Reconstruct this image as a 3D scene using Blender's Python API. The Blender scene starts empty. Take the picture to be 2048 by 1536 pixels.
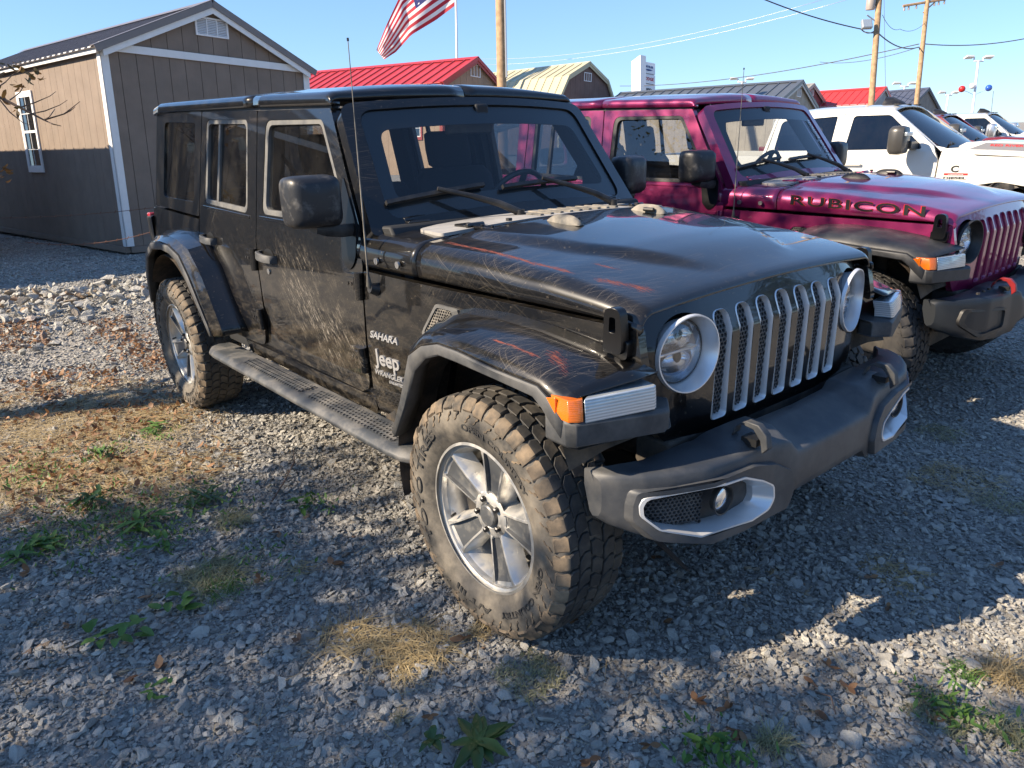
import bpy, bmesh, math, random
import numpy as np
from mathutils import Vector, Matrix
random.seed(7)
rng = np.random.default_rng(11)
R = math.radians
scene = bpy.context.scene
COL = scene.collection

# ---------------------------------------------------------------- camera, sky, sun, exposure
def cam_axes(yaw, pitch, roll):
    f = Vector((math.cos(yaw)*math.cos(pitch), math.sin(yaw)*math.cos(pitch), -math.sin(pitch)))
    r = Vector((math.sin(yaw), -math.cos(yaw), 0.0)); u = r.cross(f)
    return r*math.cos(roll)+u*math.sin(roll), -r*math.sin(roll)+u*math.cos(roll), f
CAM_LOC = Vector((1.701, -2.149, 1.557))
cr, cu, cf = cam_axes(R(140.446), R(18.476), R(-1.934))
cd = bpy.data.cameras.new('camera'); camo = bpy.data.objects.new('camera', cd); COL.objects.link(camo)
camo.matrix_world = Matrix(((cr.x, cu.x, -cf.x, CAM_LOC.x), (cr.y, cu.y, -cf.y, CAM_LOC.y), (cr.z, cu.z, -cf.z, CAM_LOC.z), (0, 0, 0, 1)))
cd.sensor_width = 36.0; cd.lens = 36.0*1478/2048; cd.clip_start = 0.05; cd.clip_end = 3000
scene.camera = camo
SUN_AZ = R(65.0); SUN_EL = R(34.0)          # direction the light travels (from +x), height of the sun
w = bpy.data.worlds.new('World'); scene.world = w; w.use_nodes = True
nt = w.node_tree; nt.nodes.clear()
sky = nt.nodes.new('ShaderNodeTexSky'); sky.sky_type = 'NISHITA'; sky.sun_disc = False
sky.sun_elevation = SUN_EL; sky.sun_rotation = R(90) - (SUN_AZ + math.pi)
sky.altitude = 0; sky.air_density = 0.9; sky.dust_density = 0.0; sky.ozone_density = 3.0
bg = nt.nodes.new('ShaderNodeBackground'); bg.inputs['Strength'].default_value = 0.098
wo = nt.nodes.new('ShaderNodeOutputWorld')
gm = nt.nodes.new('ShaderNodeGamma'); gm.inputs[1].default_value = 0.64          # a phone picture holds the bright horizon back
tn = nt.nodes.new('ShaderNodeMix'); tn.data_type = 'RGBA'; tn.blend_type = 'MULTIPLY'; tn.inputs[0].default_value = 1.0; tn.inputs[7].default_value = (0.79, 1.06, 1.42, 1)
nt.links.new(sky.outputs[0], gm.inputs[0]); nt.links.new(gm.outputs[0], tn.inputs[6]); nt.links.new(tn.outputs[2], bg.inputs[0]); nt.links.new(bg.outputs[0], wo.inputs[0])
sl = bpy.data.lights.new('sun', 'SUN'); sl.energy = 3.9; sl.angle = R(0.55); sl.color = (1.0, 0.845, 0.65)
so = bpy.data.objects.new('sun', sl); COL.objects.link(so)
sdir = Vector((math.cos(SUN_AZ)*math.cos(SUN_EL), math.sin(SUN_AZ)*math.cos(SUN_EL), -math.sin(SUN_EL)))
so.rotation_euler = sdir.to_track_quat('-Z', 'Y').to_euler()
vs = scene.view_settings; vs.view_transform = 'Standard'; vs.look = 'None'; vs.gamma = 1; vs.exposure = 1.48
vs.use_curve_mapping = False
scene.render.engine = 'CYCLES'
cy = scene.cycles; cy.max_bounces = 10; cy.transparent_max_bounces = 16; cy.glossy_bounces = 5; cy.diffuse_bounces = 3
cy.use_denoising = True; cy.sample_clamp_indirect = 6; cy.caustics_reflective = False; cy.caustics_refractive = False

# ---------------------------------------------------------------- materials
def newmat(name):
    m = bpy.data.materials.new(name); m.use_nodes = True
    return m, m.node_tree.nodes, m.node_tree.links, m.node_tree.nodes['Principled BSDF']
def setb(b, **k):
    names = dict(color='Base Color', rough='Roughness', metal='Metallic', coat='Coat Weight', spec='Specular IOR Level', trans='Transmission Weight', ior='IOR', sheen='Sheen Weight', alpha='Alpha', coatr='Coat Roughness')
    for a, v in k.items():
        if a == 'color' and len(v) == 3: v = (*v, 1)
        b.inputs[names[a]].default_value = v
def texco(N, L, scale=1.0, kind='Object', rot=(0, 0, 0), vec=None):
    mp = N.new('ShaderNodeMapping')
    if vec is None:
        tc = N.new('ShaderNodeTexCoord'); L.new(tc.outputs[kind], mp.inputs[0])
    else: L.new(vec, mp.inputs[0])
    mp.inputs['Scale'].default_value = scale if isinstance(scale, (tuple, list)) else (scale,)*3
    mp.inputs['Rotation'].default_value = rot
    return mp.outputs[0]
def noise(N, L, vec, scale=5, detail=4, rough=0.55, dist=0.0):
    n = N.new('ShaderNodeTexNoise'); n.inputs['Scale'].default_value = scale; n.inputs['Detail'].default_value = detail
    n.inputs['Roughness'].default_value = rough; n.inputs['Distortion'].default_value = dist
    L.new(vec, n.inputs['Vector']); return n.outputs['Fac']
def ramp(N, L, fac, a, b, va=0.0, vb=1.0):
    n = N.new('ShaderNodeMapRange'); n.inputs['From Min'].default_value = a; n.inputs['From Max'].default_value = b
    n.inputs['To Min'].default_value = va; n.inputs['To Max'].default_value = vb; n.clamp = True
    L.new(fac, n.inputs['Value']); return n.outputs[0]
def mth(N, L, op, a, b=None):
    n = N.new('ShaderNodeMath'); n.operation = op
    for i, v in enumerate((a, b)):
        if v is None: continue
        if isinstance(v, (int, float)): n.inputs[i].default_value = v
        else: L.new(v, n.inputs[i])
    return n.outputs[0]
def mixc(N, L, fac, a, b):
    n = N.new('ShaderNodeMix'); n.data_type = 'RGBA'
    for s, v in ((0, fac), (6, a), (7, b)):
        if isinstance(v, (int, float)): n.inputs[s].default_value = v
        elif isinstance(v, tuple): n.inputs[s].default_value = (*v, 1) if len(v) == 3 else v
        else: L.new(v, n.inputs[s])
    return n.outputs[2]
def bump(N, L, b, h, strength=0.3, dist=0.01):
    n = N.new('ShaderNodeBump'); n.inputs['Strength'].default_value = strength; n.inputs['Distance'].default_value = dist
    L.new(h, n.inputs['Height']); L.new(n.outputs[0], b.inputs['Normal']); return n
def sepxyz(N, L, vec=None):
    s = N.new('ShaderNodeSeparateXYZ')
    if vec is None:
        tc = N.new('ShaderNodeTexCoord'); vec = tc.outputs['Object']
    L.new(vec, s.inputs[0]); return s.outputs
def simple(name, color, rough=0.5, metal=0.0, grain=False, var=0.0, vscale=8, dust=None, dustamt=0.5, dscale=6, bmp=0.0, bscale=60, dlo=0.45, dhi=0.7, **k):
    m, N, L, b = newmat(name); setb(b, color=color, rough=rough, metal=metal, **k)
    c = color
    v = texco(N, L)
    if var:
        n = noise(N, L, v, vscale, 5)
        c = mixc(N, L, ramp(N, L, n, 0.3, 0.7), tuple(x*(1-var) for x in color), tuple(min(1, x*(1+var)) for x in color))
    if dust:
        f = mth(N, L, 'MULTIPLY', ramp(N, L, noise(N, L, v, dscale, 8, 0.65), dlo, dhi), dustamt)
        c = mixc(N, L, f, c, dust)
        if metal: L.new(mth(N, L, 'MULTIPLY', mth(N, L, 'SUBTRACT', 1.0, f), metal), b.inputs['Metallic'])
        L.new(mixc(N, L, f, (rough,)*3, (0.85,)*3), b.inputs['Roughness'])
    if not isinstance(c, tuple): L.new(c, b.inputs['Base Color'])
    if bmp: bump(N, L, b, noise(N, L, v, bscale, 3) if not grain else noise(N, L, texco(N, L, (30, 30, 1.6)), 3.0, 5, 0.6), bmp, 0.003 if not grain else .004)
    return m
M = {}
DUST = (0.36, 0.30, 0.22)
def scratch_layer(N, L, v, rot, scale, thr, stretch=(1, 40, 1)):
    # long thin marks: noise squeezed across, stretched along
    a = texco(N, L, stretch, vec=texco(N, L, 1.0, vec=v, rot=rot))
    return ramp(N, L, noise(N, L, a, scale, 0.0, 0.5, 0.0), thr, thr+0.03)
def paint(name, color, rough=0.06, dustc=DUST, amt=1.0, flake=None, scuffs=False, mud=1.0):
    m, N, L, b = newmat(name); setb(b, rough=rough if flake else .30, coat=1.0, coatr=0.03, spec=0.5 if flake else .14)
    v = texco(N, L)
    c = color
    if flake:
        vo = N.new('ShaderNodeTexVoronoi'); vo.inputs['Scale'].default_value = 2500; L.new(v, vo.inputs['Vector'])
        c = mixc(N, L, ramp(N, L, vo.outputs['Color'], 0.3, 0.9), color, flake)
        setb(b, metal=0.40, rough=0.34)
    X, Y, Z = sepxyz(N, L)
    geo = N.new('ShaderNodeNewGeometry'); nz = N.new('ShaderNodeSeparateXYZ'); L.new(geo.outputs['Normal'], nz.inputs[0])
    up = ramp(N, L, nz.outputs[2], 0.1, 0.95, 0.10, 1.0)
    film = ramp(N, L, noise(N, L, v, 2.2, 7, 0.6), 0.35, 0.75)
    specks = ramp(N, L, noise(N, L, v, 60, 2, 0.6), 0.66, 0.74)
    low = ramp(N, L, Z, 1.15, 0.55, 0.05, 1.0)
    wipe = ramp(N, L, noise(N, L, texco(N, L, (4.0, 4.0, 9.0), rot=(0, 0.9, 0)), 2.6, 10, 0.72, 0.5), 0.46, 0.82)
    sidew = ramp(N, L, mth(N, L, 'ABSOLUTE', nz.outputs[1]), 0.3, 0.8, 0.01, 1.0)
    mudf = mth(N, L, 'MULTIPLY', mth(N, L, 'MULTIPLY', mth(N, L, 'MULTIPLY', low, wipe), sidew), 0.34*mud)
    f = mth(N, L, 'ADD', mth(N, L, 'MULTIPLY', mth(N, L, 'MULTIPLY', film, up), 0.05*amt), mth(N, L, 'MULTIPLY', specks, 0.12*amt))
    f = mth(N, L, 'ADD', f, mudf)
    sc = None
    for i, (rot, s, t) in enumerate((((0, 0.9, 0), 6, 0.73), ((0, -0.5, 0), 5, 0.74), ((0, 0.35, 0), 7, 0.73))):
        q = scratch_layer(N, L, v, rot, s, t, (1, 1, 110))
        sc = q if sc is None else mth(N, L, 'MAXIMUM', sc, q)
    patch = ramp(N, L, noise(N, L, v, 1.7, 3), 0.45, 0.65)
    sc = mth(N, L, 'MULTIPLY', mth(N, L, 'MULTIPLY', sc, patch), 0.14*amt)
    f = mth(N, L, 'ADD', f, sc)
    if scuffs:      # the right-hand doors: brush marks through dried dust, densest low behind the front hinge
        gx = mth(N, L, 'DIVIDE', mth(N, L, 'ADD', X, 1.25), 0.42); gz2 = mth(N, L, 'DIVIDE', mth(N, L, 'ADD', mth(N, L, 'ADD', Z, -0.86), mth(N, L, 'MULTIPLY', mth(N, L, 'ADD', X, 1.25), 0.35)), 0.22)
        r2 = mth(N, L, 'ADD', mth(N, L, 'MULTIPLY', gx, gx), mth(N, L, 'MULTIPLY', gz2, gz2)); core = mth(N, L, 'MULTIPLY', mth(N, L, 'MULTIPLY', ramp(N, L, r2, 1.8, 0.0), ramp(N, L, Y, -0.5, -0.6)), ramp(N, L, noise(N, L, v, 5.5, 4, 0.6), 0.36, 0.56))
        br = ramp(N, L, noise(N, L, texco(N, L, (9, 1, 1.6), vec=texco(N, L, 1.0, rot=(0, 0.70, 0))), 8.0, 10, 0.82, 1.2), 0.50, 0.68)
        f = mth(N, L, 'ADD', f, mth(N, L, 'MULTIPLY', mth(N, L, 'MULTIPLY', core, br), 0.9)); coref = mth(N, L, 'MULTIPLY', core, br)
        sp2 = ramp(N, L, noise(N, L, texco(N, L, (8, 1, 2.5), vec=texco(N, L, 1.0, rot=(0, 0.9, 0))), 7.0, 8, 0.8), 0.60, 0.70)
        f = mth(N, L, 'ADD', f, mth(N, L, 'MULTIPLY', mth(N, L, 'MULTIPLY', sp2, mth(N, L, 'MULTIPLY', sidew, ramp(N, L, Z, 1.12, 0.8, 0.0, 1.0))), 0.22))
    f = mth(N, L, 'MINIMUM', f, 0.9)
    cc = mixc(N, L, f, c, mixc(N, L, coref, dustc, (0.58, 0.56, 0.52)) if scuffs else dustc)
    if scuffs:
        # rubbed red-brown primer along the hood's right shoulder and the front wing
        def seg(x0, y0, x1, y1, wid):
            dx, dy = x1-x0, y1-y0; ln = math.hypot(dx, dy); ux, uy = dx/ln, dy/ln
            al = mth(N, L, 'ADD', mth(N, L, 'MULTIPLY', mth(N, L, 'SUBTRACT', X, x0), ux), mth(N, L, 'MULTIPLY', mth(N, L, 'SUBTRACT', Y, y0), uy))
            ac = mth(N, L, 'ABSOLUTE', mth(N, L, 'ADD', mth(N, L, 'MULTIPLY', mth(N, L, 'SUBTRACT', X, x0), -uy), mth(N, L, 'MULTIPLY', mth(N, L, 'SUBTRACT', Y, y0), ux)))
            e = mth(N, L, 'MULTIPLY', ramp(N, L, al, -0.03, 0.03), ramp(N, L, al, ln-0.03, ln+0.05, 1, 0))
            return mth(N, L, 'MULTIPLY', e, ramp(N, L, ac, 0.0, wid, 1.0, 0.0))
        streak = noise(N, L, texco(N, L, (5, 60, 5), rot=(0, 0, 0.10)), 5, 5, 0.8)
        red = None
        for s_, th in ((SCUFFS[0], 0.50), (SCUFFS[1], 0.54), (SCUFFS[2], 0.55), (SCUFFS[3], 0.52), (SCUFFS[4], 0.56)):
            k = seg(*s_)
            k = ramp(N, L, mth(N, L, 'ADD', streak, mth(N, L, 'MULTIPLY', k, 0.34)), th+0.24, th+0.34)
            red = k if red is None else mth(N, L, 'MAXIMUM', red, k)
        red = mth(N, L, 'MULTIPLY', red, ramp(N, L, Z, 0.9, 0.95))
        cc = mixc(N, L, mth(N, L, 'MULTIPLY', red, 0.8), cc, (0.27, 0.075, 0.05))
        # pale cross scratches around them
        arcs = None
        for rot in (-0.95, -1.25, -0.6, -1.5):
            q = scratch_layer(N, L, v, (0, 0, rot), 4, 0.735, (1, 170, 0.2)); arcs = q if arcs is None else mth(N, L, 'MAXIMUM', arcs, q)
        wide = None
        for s_ in SCUFFS:
            k = seg(*s_[:4], 0.22); wide = k if wide is None else mth(N, L, 'MAXIMUM', wide, k)
        arcs = mth(N, L, 'MULTIPLY', mth(N, L, 'MULTIPLY', arcs, ramp(N, L, wide, 0.15, 0.6)), mth(N, L, 'MULTIPLY', ramp(N, L, nz.outputs[2], 0.5, 0.8), 0.20))
        cc = mixc(N, L, arcs, cc, (0.5, 0.42, 0.33))
        f = mth(N, L, 'MAXIMUM', f, red)
    L.new(cc, b.inputs['Base Color'])
    L.new(mth(N, L, 'ADD', mth(N, L, 'MULTIPLY', f, 0.5), b.inputs['Roughness'].default_value), b.inputs['Roughness'])
    L.new(mth(N, L, 'SUBTRACT', 1.0, mth(N, L, 'MINIMUM', mth(N, L, 'MULTIPLY', f, 1.4), 1.0)), b.inputs['Coat Weight'])
    L.new(mth(N, L, 'ADD', mth(N, L, 'MULTIPLY', mth(N, L, 'MINIMUM', f, 0.4), 0.25), 0.03), b.inputs['Coat Roughness'])
    if not flake: bump(N, L, b, noise(N, L, v, 7, 2, 0.4), 0.03, 0.02)
    return m
SCUFFS = [(-0.46, -0.655, 0.14, -0.610, 0.030), (0.20, -0.60, 0.38, -0.52, 0.07), (0.10, -0.50, 0.22, -0.47, 0.03), (0.05, -0.87, 0.27, -0.86, 0.018), (0.24, -0.80, 0.38, -0.87, 0.07)]
M['black_paint'] = paint('black_paint', (0.004, 0.0042, 0.0048), scuffs=True)
M['purple_paint'] = paint('purple_paint', (0.19, 0.010, 0.062), rough=0.34, amt=0.25, flake=(0.34, 0.018, 0.12), mud=0.1)
M['white_paint'] = paint('white_paint', (0.68, 0.66, 0.60), rough=0.2, amt=0.15, mud=0.1)
M['maroon_paint'] = paint('maroon_paint', (0.16, 0.02, 0.025), rough=0.2, amt=0.15, mud=0.1)
M['plastic'] = simple('grey_plastic', (0.035, 0.038, 0.042), 0.55, dust=(0.30, 0.28, 0.25), dustamt=0.35, dscale=7, bmp=0.10, bscale=400, dlo=0.42, dhi=0.8)
M['bumper'] = simple('bumper_plastic', (0.044, 0.048, 0.054), 0.48, dust=(0.36, 0.33, 0.28), dustamt=0.32, dscale=5, bmp=0.08, bscale=500, dlo=0.45, dhi=0.85)
M['dusty_plastic'] = simple('dusty_plastic', (0.06, 0.06, 0.058), 0.65, dust=(0.36, 0.32, 0.26), dustamt=0.75, dscale=9, bmp=0.2, bscale=300, dlo=0.35, dhi=0.62)
M['cowl'] = simple('cowl_plastic', (0.10, 0.10, 0.10), 0.32, dust=(0.42, 0.40, 0.37), dustamt=0.8, dscale=3, dlo=0.2, dhi=0.6)
M['mesh'] = simple('mesh_plastic', (0.055, 0.06, 0.065), 0.5)
M['mirror_shell'] = simple('mirror_shell', (0.016, 0.017, 0.020), 0.42, dust=(0.30, 0.28, 0.25), dustamt=0.30, dscale=22, dlo=0.52, dhi=0.72)
M['hook_red'] = simple('hook_red', (0.22, 0.008, 0.010), 0.45)
M['step'] = simple('step_plastic', (0.05, 0.055, 0.06), 0.5, dust=(0.33, 0.30, 0.26), dustamt=0.5, dscale=8, dlo=0.42, dhi=0.72)
M['tyre_clean'] = simple('clean_tyre_rubber', (0.017, 0.017, 0.018), 0.7, dust=(0.16, 0.14, 0.12), dustamt=0.3)
M['steel_bumper'] = simple('steel_bumper', (0.014, 0.017, 0.021), 0.45)
M['insert'] = simple('bright_insert', (0.74, 0.75, 0.76), 0.30, 0.45)
M['lug'] = simple('dark_lug', (0.03, 0.03, 0.032), 0.35, 0.5)
M['flare_dark'] = simple('dark_flare_plastic', (0.022, 0.024, 0.028), 0.5, dust=(0.22, 0.21, 0.20), dustamt=0.22, dscale=6, bmp=0.08, bscale=400)
M['latch'] = simple('latch_rubber', (0.004, 0.004, 0.0045), 0.28)
M['rubber'] = simple('black_rubber', (0.012, 0.012, 0.013), 0.45, dust=(0.25, 0.22, 0.18), dustamt=0.25)
M['dark'] = simple('dark_interior', (0.012, 0.013, 0.015), 0.7)
M['seat'] = simple('seat_cloth', (0.018, 0.019, 0.022), 0.9, bmp=0.2, bscale=300)
M['mudwell'] = simple('muddy_liner', (0.035, 0.030, 0.025), 0.9, dust=(0.20, 0.14, 0.09), dustamt=0.8, dscale=5, bmp=0.6, bscale=40)
M['under'] = simple('underbody', (0.02, 0.019, 0.018), 0.8, dust=(0.18, 0.14, 0.10), dustamt=0.6)
M['silver'] = simple('satin_silver', (0.62, 0.63, 0.64), 0.28, 0.85, dust=DUST, dustamt=0.35, dscale=12, dlo=0.5, dhi=0.75)
M['alloy'] = simple('machined_alloy', (0.62, 0.61, 0.58), 0.32, 0.8, dust=(0.50, 0.44, 0.34), dustamt=0.55, dscale=14, dlo=0.42, dhi=0.68)
M['alloy_grey'] = simple('painted_alloy_grey', (0.12, 0.125, 0.13), 0.38, 0.4, dust=(0.40, 0.36, 0.29), dustamt=0.4, dscale=30, dlo=0.5, dhi=0.75)
M['tyre'] = simple('tyre_rubber', (0.030, 0.029, 0.027), 0.75, dust=(0.29, 0.25, 0.195), dustamt=0.75, dscale=6, bmp=0.15, bscale=120, dlo=0.38, dhi=0.66)
M['tread'] = simple('tread_rubber', (0.028, 0.028, 0.028), 0.7, dust=(0.24, 0.20, 0.15), dustamt=0.4, dscale=9, bmp=0.2, bscale=90, dlo=0.42, dhi=0.75)
M['lug_mud'] = simple('muddy_shoulder_rubber', (0.05, 0.045, 0.038), 0.85, dust=(0.30, 0.22, 0.14), dustamt=0.8, dscale=12, dlo=0.35, dhi=0.65)
M['badge'] = simple('badge_silver', (0.75, 0.75, 0.75), 0.3, 0.7)
M['white_print'] = simple('white_print', (0.8, 0.8, 0.8), 0.5)
M['black_print'] = simple('black_print', (0.012, 0.012, 0.012), 0.4)
M['red_print'] = simple('red_print', (0.55, 0.02, 0.02), 0.4)
M['blue_print'] = simple('blue_print', (0.02, 0.05, 0.2), 0.4)
M['window_trim'] = simple('window_trim', (0.07, 0.07, 0.07), 0.45, dust=(0.19, 0.185, 0.17), dustamt=0.6, dscale=12, dlo=0.3, dhi=0.6)
M['steel'] = simple('steel', (0.45, 0.45, 0.45), 0.35, 0.9)
def glass(name, tint, refl=1.5, film=0.0, fc=(0.4, 0.37, 0.32)):
    m, N, L, b = newmat(name); N.remove(b)
    out = N['Material Output']
    t = N.new('ShaderNodeBsdfTransparent'); t.inputs[0].default_value = (*tint, 1)
    g = N.new('ShaderNodeBsdfGlossy'); g.inputs['Roughness'].default_value = 0.012
    lw = N.new('ShaderNodeLayerWeight'); lw.inputs[0].default_value = 0.5; f0 = 2*((refl-1)/(refl+1))**2
    fz = mth(N, L, 'ADD', mth(N, L, 'MULTIPLY', mth(N, L, 'POWER', lw.outputs['Facing'], 5.0), 1-f0), f0)
    mx = N.new('ShaderNodeMixShader'); L.new(fz, mx.inputs[0]); L.new(t.outputs[0], mx.inputs[1]); L.new(g.outputs[0], mx.inputs[2])
    last = mx.outputs[0]
    if film:
        d = N.new('ShaderNodeBsdfDiffuse'); d.inputs[0].default_value = (*fc, 1)
        v = texco(N, L); f = mth(N, L, 'MULTIPLY', ramp(N, L, noise(N, L, v, 4, 8, 0.7), 0.4, 0.8), film)
        f = mth(N, L, 'ADD', f, mth(N, L, 'MULTIPLY', ramp(N, L, noise(N, L, v, 150, 2), 0.68, 0.74), film*2.5))
        m2 = N.new('ShaderNodeMixShader'); L.new(f, m2.inputs[0]); L.new(last, m2.inputs[1]); L.new(d.outputs[0], m2.inputs[2]); last = m2.outputs[0]
    L.new(last, out.inputs[0]); return m
M['glass_far'] = glass('lightly_tinted_glass', (0.72, 0.72, 0.72), 1.45, 0.02)
M['glass_dark'] = glass('privacy_glass', (0.30, 0.30, 0.31), 1.8, 0.06)
M['glass_side'] = glass('tinted_glass', (0.62, 0.64, 0.65), 1.6, 0.05)
M['glass_shield'] = glass('windshield_glass', (0.82, 0.87, 0.89), 1.45, 0.008)
M['glass_pane'] = glass('pane_glass', (0.5, 0.55, 0.55), 1.8, 0.02)
M['glass_truck'] = glass('truck_glass', (0.08, 0.085, 0.09), 1.6, 0.02)
def clear(name, color, rough=0.05):
    m, N, L, b = newmat(name); setb(b, color=color, rough=rough, trans=0.85, ior=1.45); return m
M['lens'] = glass('lamp_lens', (0.90, 0.92, 0.94), 1.8, 0.05)
m, N, L, b = newmat('amber_lens'); setb(b, color=(0.75, 0.16, 0.008), rough=0.18, coat=1.0)
wv = N.new('ShaderNodeTexWave'); wv.inputs['Scale'].default_value = 70; wv.bands_direction = 'Z'; L.new(texco(N, L), wv.inputs['Vector'])
bump(N, L, b, wv.outputs['Fac'], 0.2, 0.002); M['amber'] = m
m, N, L, b = newmat('daylight_lamp'); setb(b, color=(0.55, 0.60, 0.64), rough=0.2, metal=0.35, coat=1.0)
wv = N.new('ShaderNodeTexWave'); wv.inputs['Scale'].default_value = 40; wv.bands_direction = 'Z'; L.new(texco(N, L), wv.inputs['Vector'])
L.new(mixc(N, L, wv.outputs['Fac'], (0.30, 0.35, 0.39), (0.52, 0.57, 0.61)), b.inputs['Base Color'])
bump(N, L, b, wv.outputs['Fac'], 0.15, 0.002); M['drl'] = m
M['red_lens'] = simple('red_lens', (0.5, 0.02, 0.015), 0.15, coat=1.0)
M['reflector'] = simple('lamp_reflector', (0.80, 0.82, 0.85), 0.16, 0.9)

# ---------------------------------------------------------------- mesh helpers
class MB:
    def __init__(s): s.v = []; s.f = []; s.mi = []
    def add(s, vs, fs, mi=0):
        o = len(s.v); s.v += [tuple(p) for p in vs]; s.f += [tuple(i+o for i in f) for f in fs]
        s.mi += ([mi]*len(fs) if isinstance(mi, int) else list(mi)); return s
    def box(s, x0, x1, y0, y1, z0, z1, mi=0, mat=None):
        p = [Vector((x, y, z)) for x in (x0, x1) for y in (y0, y1) for z in (z0, z1)]
        if mat is not None: p = [mat @ q for q in p]
        return s.add(p, [(0, 1, 3, 2), (4, 6, 7, 5), (0, 4, 5, 1), (2, 3, 7, 6), (0, 2, 6, 4), (1, 5, 7, 3)], mi)
    def tube(s, pts, r, n=8, mi=0, cap=True):
        pts = [Vector(p) for p in pts]; rs = r if isinstance(r, (list, tuple)) else [r]*len(pts)
        rings = []; up = None
        for i, p in enumerate(pts):
            t = (pts[min(i+1, len(pts)-1)]-pts[max(i-1, 0)])
            if t.length < 1e-9: t = Vector((0, 0, 1))
            t.normalize()
            if up is None: up = t.orthogonal().normalized()
            up = (up-t*up.dot(t)); up = up.normalized() if up.length > 1e-6 else t.orthogonal().normalized()
            b = t.cross(up)
            rings.append([p+(up*math.cos(a)+b*math.sin(a))*rs[i] for a in [2*math.pi*k/n for k in range(n)]])
        return s.loft(rings, mi, cap)
    def loft(s, rings, mi=0, cap=True, closed=True, wrap=False):
        n = len(rings[0]); vs = [p for r in rings for p in r]; fs = []
        m = len(rings)
        for i in range(m if wrap else m-1):
            j = (i+1) % m
            for k in range(n if closed else n-1):
                q = (k+1) % n
                fs.append((i*n+k, i*n+q, j*n+q, j*n+k))
        if cap and not wrap:
            fs.append(tuple(range(n))[::-1]); fs.append(tuple((m-1)*n+k for k in range(n)))
        return s.add(vs, fs, mi)
    def lathe(s, prof, n=48, axis='y', mi=0, wrap=False, center=(0, 0, 0)):
        # prof: (r, w); w along the axis
        rings = []
        for r, w_ in prof:
            ring = []
            for k in range(n):
                a = 2*math.pi*k/n; c, d = r*math.cos(a), r*math.sin(a)
                p = (c, w_, d) if axis == 'y' else ((c, d, w_) if axis == 'z' else (w_, c, d))
                ring.append((p[0]+center[0], p[1]+center[1], p[2]+center[2]))
            rings.append(ring)
        return s.loft(rings, mi, cap=False, wrap=wrap)
    def prism(s, poly, fmap, d0, d1, mi=0):
        n = len(poly); vs = [fmap(a, b_, d0) for a, b_ in poly]+[fmap(a, b_, d1) for a, b_ in poly]
        fs = [tuple(range(n)), tuple(range(n, 2*n))[::-1]]+[(k, n+k, n+(k+1) % n, (k+1) % n) for k in range(n)]
        return s.add(vs, fs, mi)
    def build(s, name, mats, parent=None, sharp=35, bevel=0, seg=2, solid=0, subd=0, recalc=True):
        me = bpy.data.meshes.new(name); me.from_pydata([tuple(p) for p in s.v], [], s.f)
        if recalc:
            bm = bmesh.new(); bm.from_mesh(me); bmesh.ops.recalc_face_normals(bm, faces=bm.faces); bm.to_mesh(me); bm.free()
        if not isinstance(mats, (list, tuple)): mats = [mats]
        for m_ in mats: me.materials.append(m_)
        if len(mats) > 1: me.polygons.foreach_set('material_index', s.mi)
        me.polygons.foreach_set('use_smooth', [True]*len(me.polygons)); 
        if sharp < 180: me.set_sharp_from_angle(angle=R(sharp))
        o = bpy.data.objects.new(name, me); COL.objects.link(o)
        if parent is not None: o.parent = parent
        if solid:
            q = o.modifiers.new('s', 'SOLIDIFY'); q.thickness = solid; q.offset = -1
        if subd:
            q = o.modifiers.new('u', 'SUBSURF'); q.levels = subd; q.render_levels = subd
        if bevel:
            q = o.modifiers.new('b', 'BEVEL'); q.width = bevel; q.segments = seg; q.limit_method = 'ANGLE'; q.angle_limit = R(40)
            q.use_clamp_overlap = True
        return o
def empty(name, loc=(0, 0, 0), parent=None, rot=None):
    o = bpy.data.objects.new(name, None); COL.objects.link(o); o.location = loc
    if rot is not None: o.rotation_euler = rot
    if parent is not None: o.parent = parent
    o.empty_display_size = 0.1; return o
def tag(o, label, cat, group=None, kind=None):
    o['label'] = label; o['category'] = cat
    if group: o['group'] = group
    if kind: o['kind'] = kind
    return o
def kindof(o, kind): o['kind'] = kind; return o
def rp(pts, n=5):
    out = []; m_ = len(pts)
    for i, p in enumerate(pts):
        r = p[2] if len(p) > 2 else 0
        P = Vector(p[:2])
        if r <= 0: out.append(tuple(P)); continue
        A = Vector(pts[i-1][:2]); B = Vector(pts[(i+1) % m_][:2]); da = A-P; db = B-P
        la, lb = da.length, db.length; da.normalize(); db.normalize()
        ang = math.acos(max(-1, min(1, da.dot(db)))); t = min(r/math.tan(ang/2), la*0.49, lb*0.49)
        p0, p1 = P+da*t, P+db*t
        for k in range(n+1):
            u_ = k/n; q = p0*(1-u_)**2+P*2*u_*(1-u_)+p1*u_**2
            out.append(tuple(q))
    return out
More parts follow.
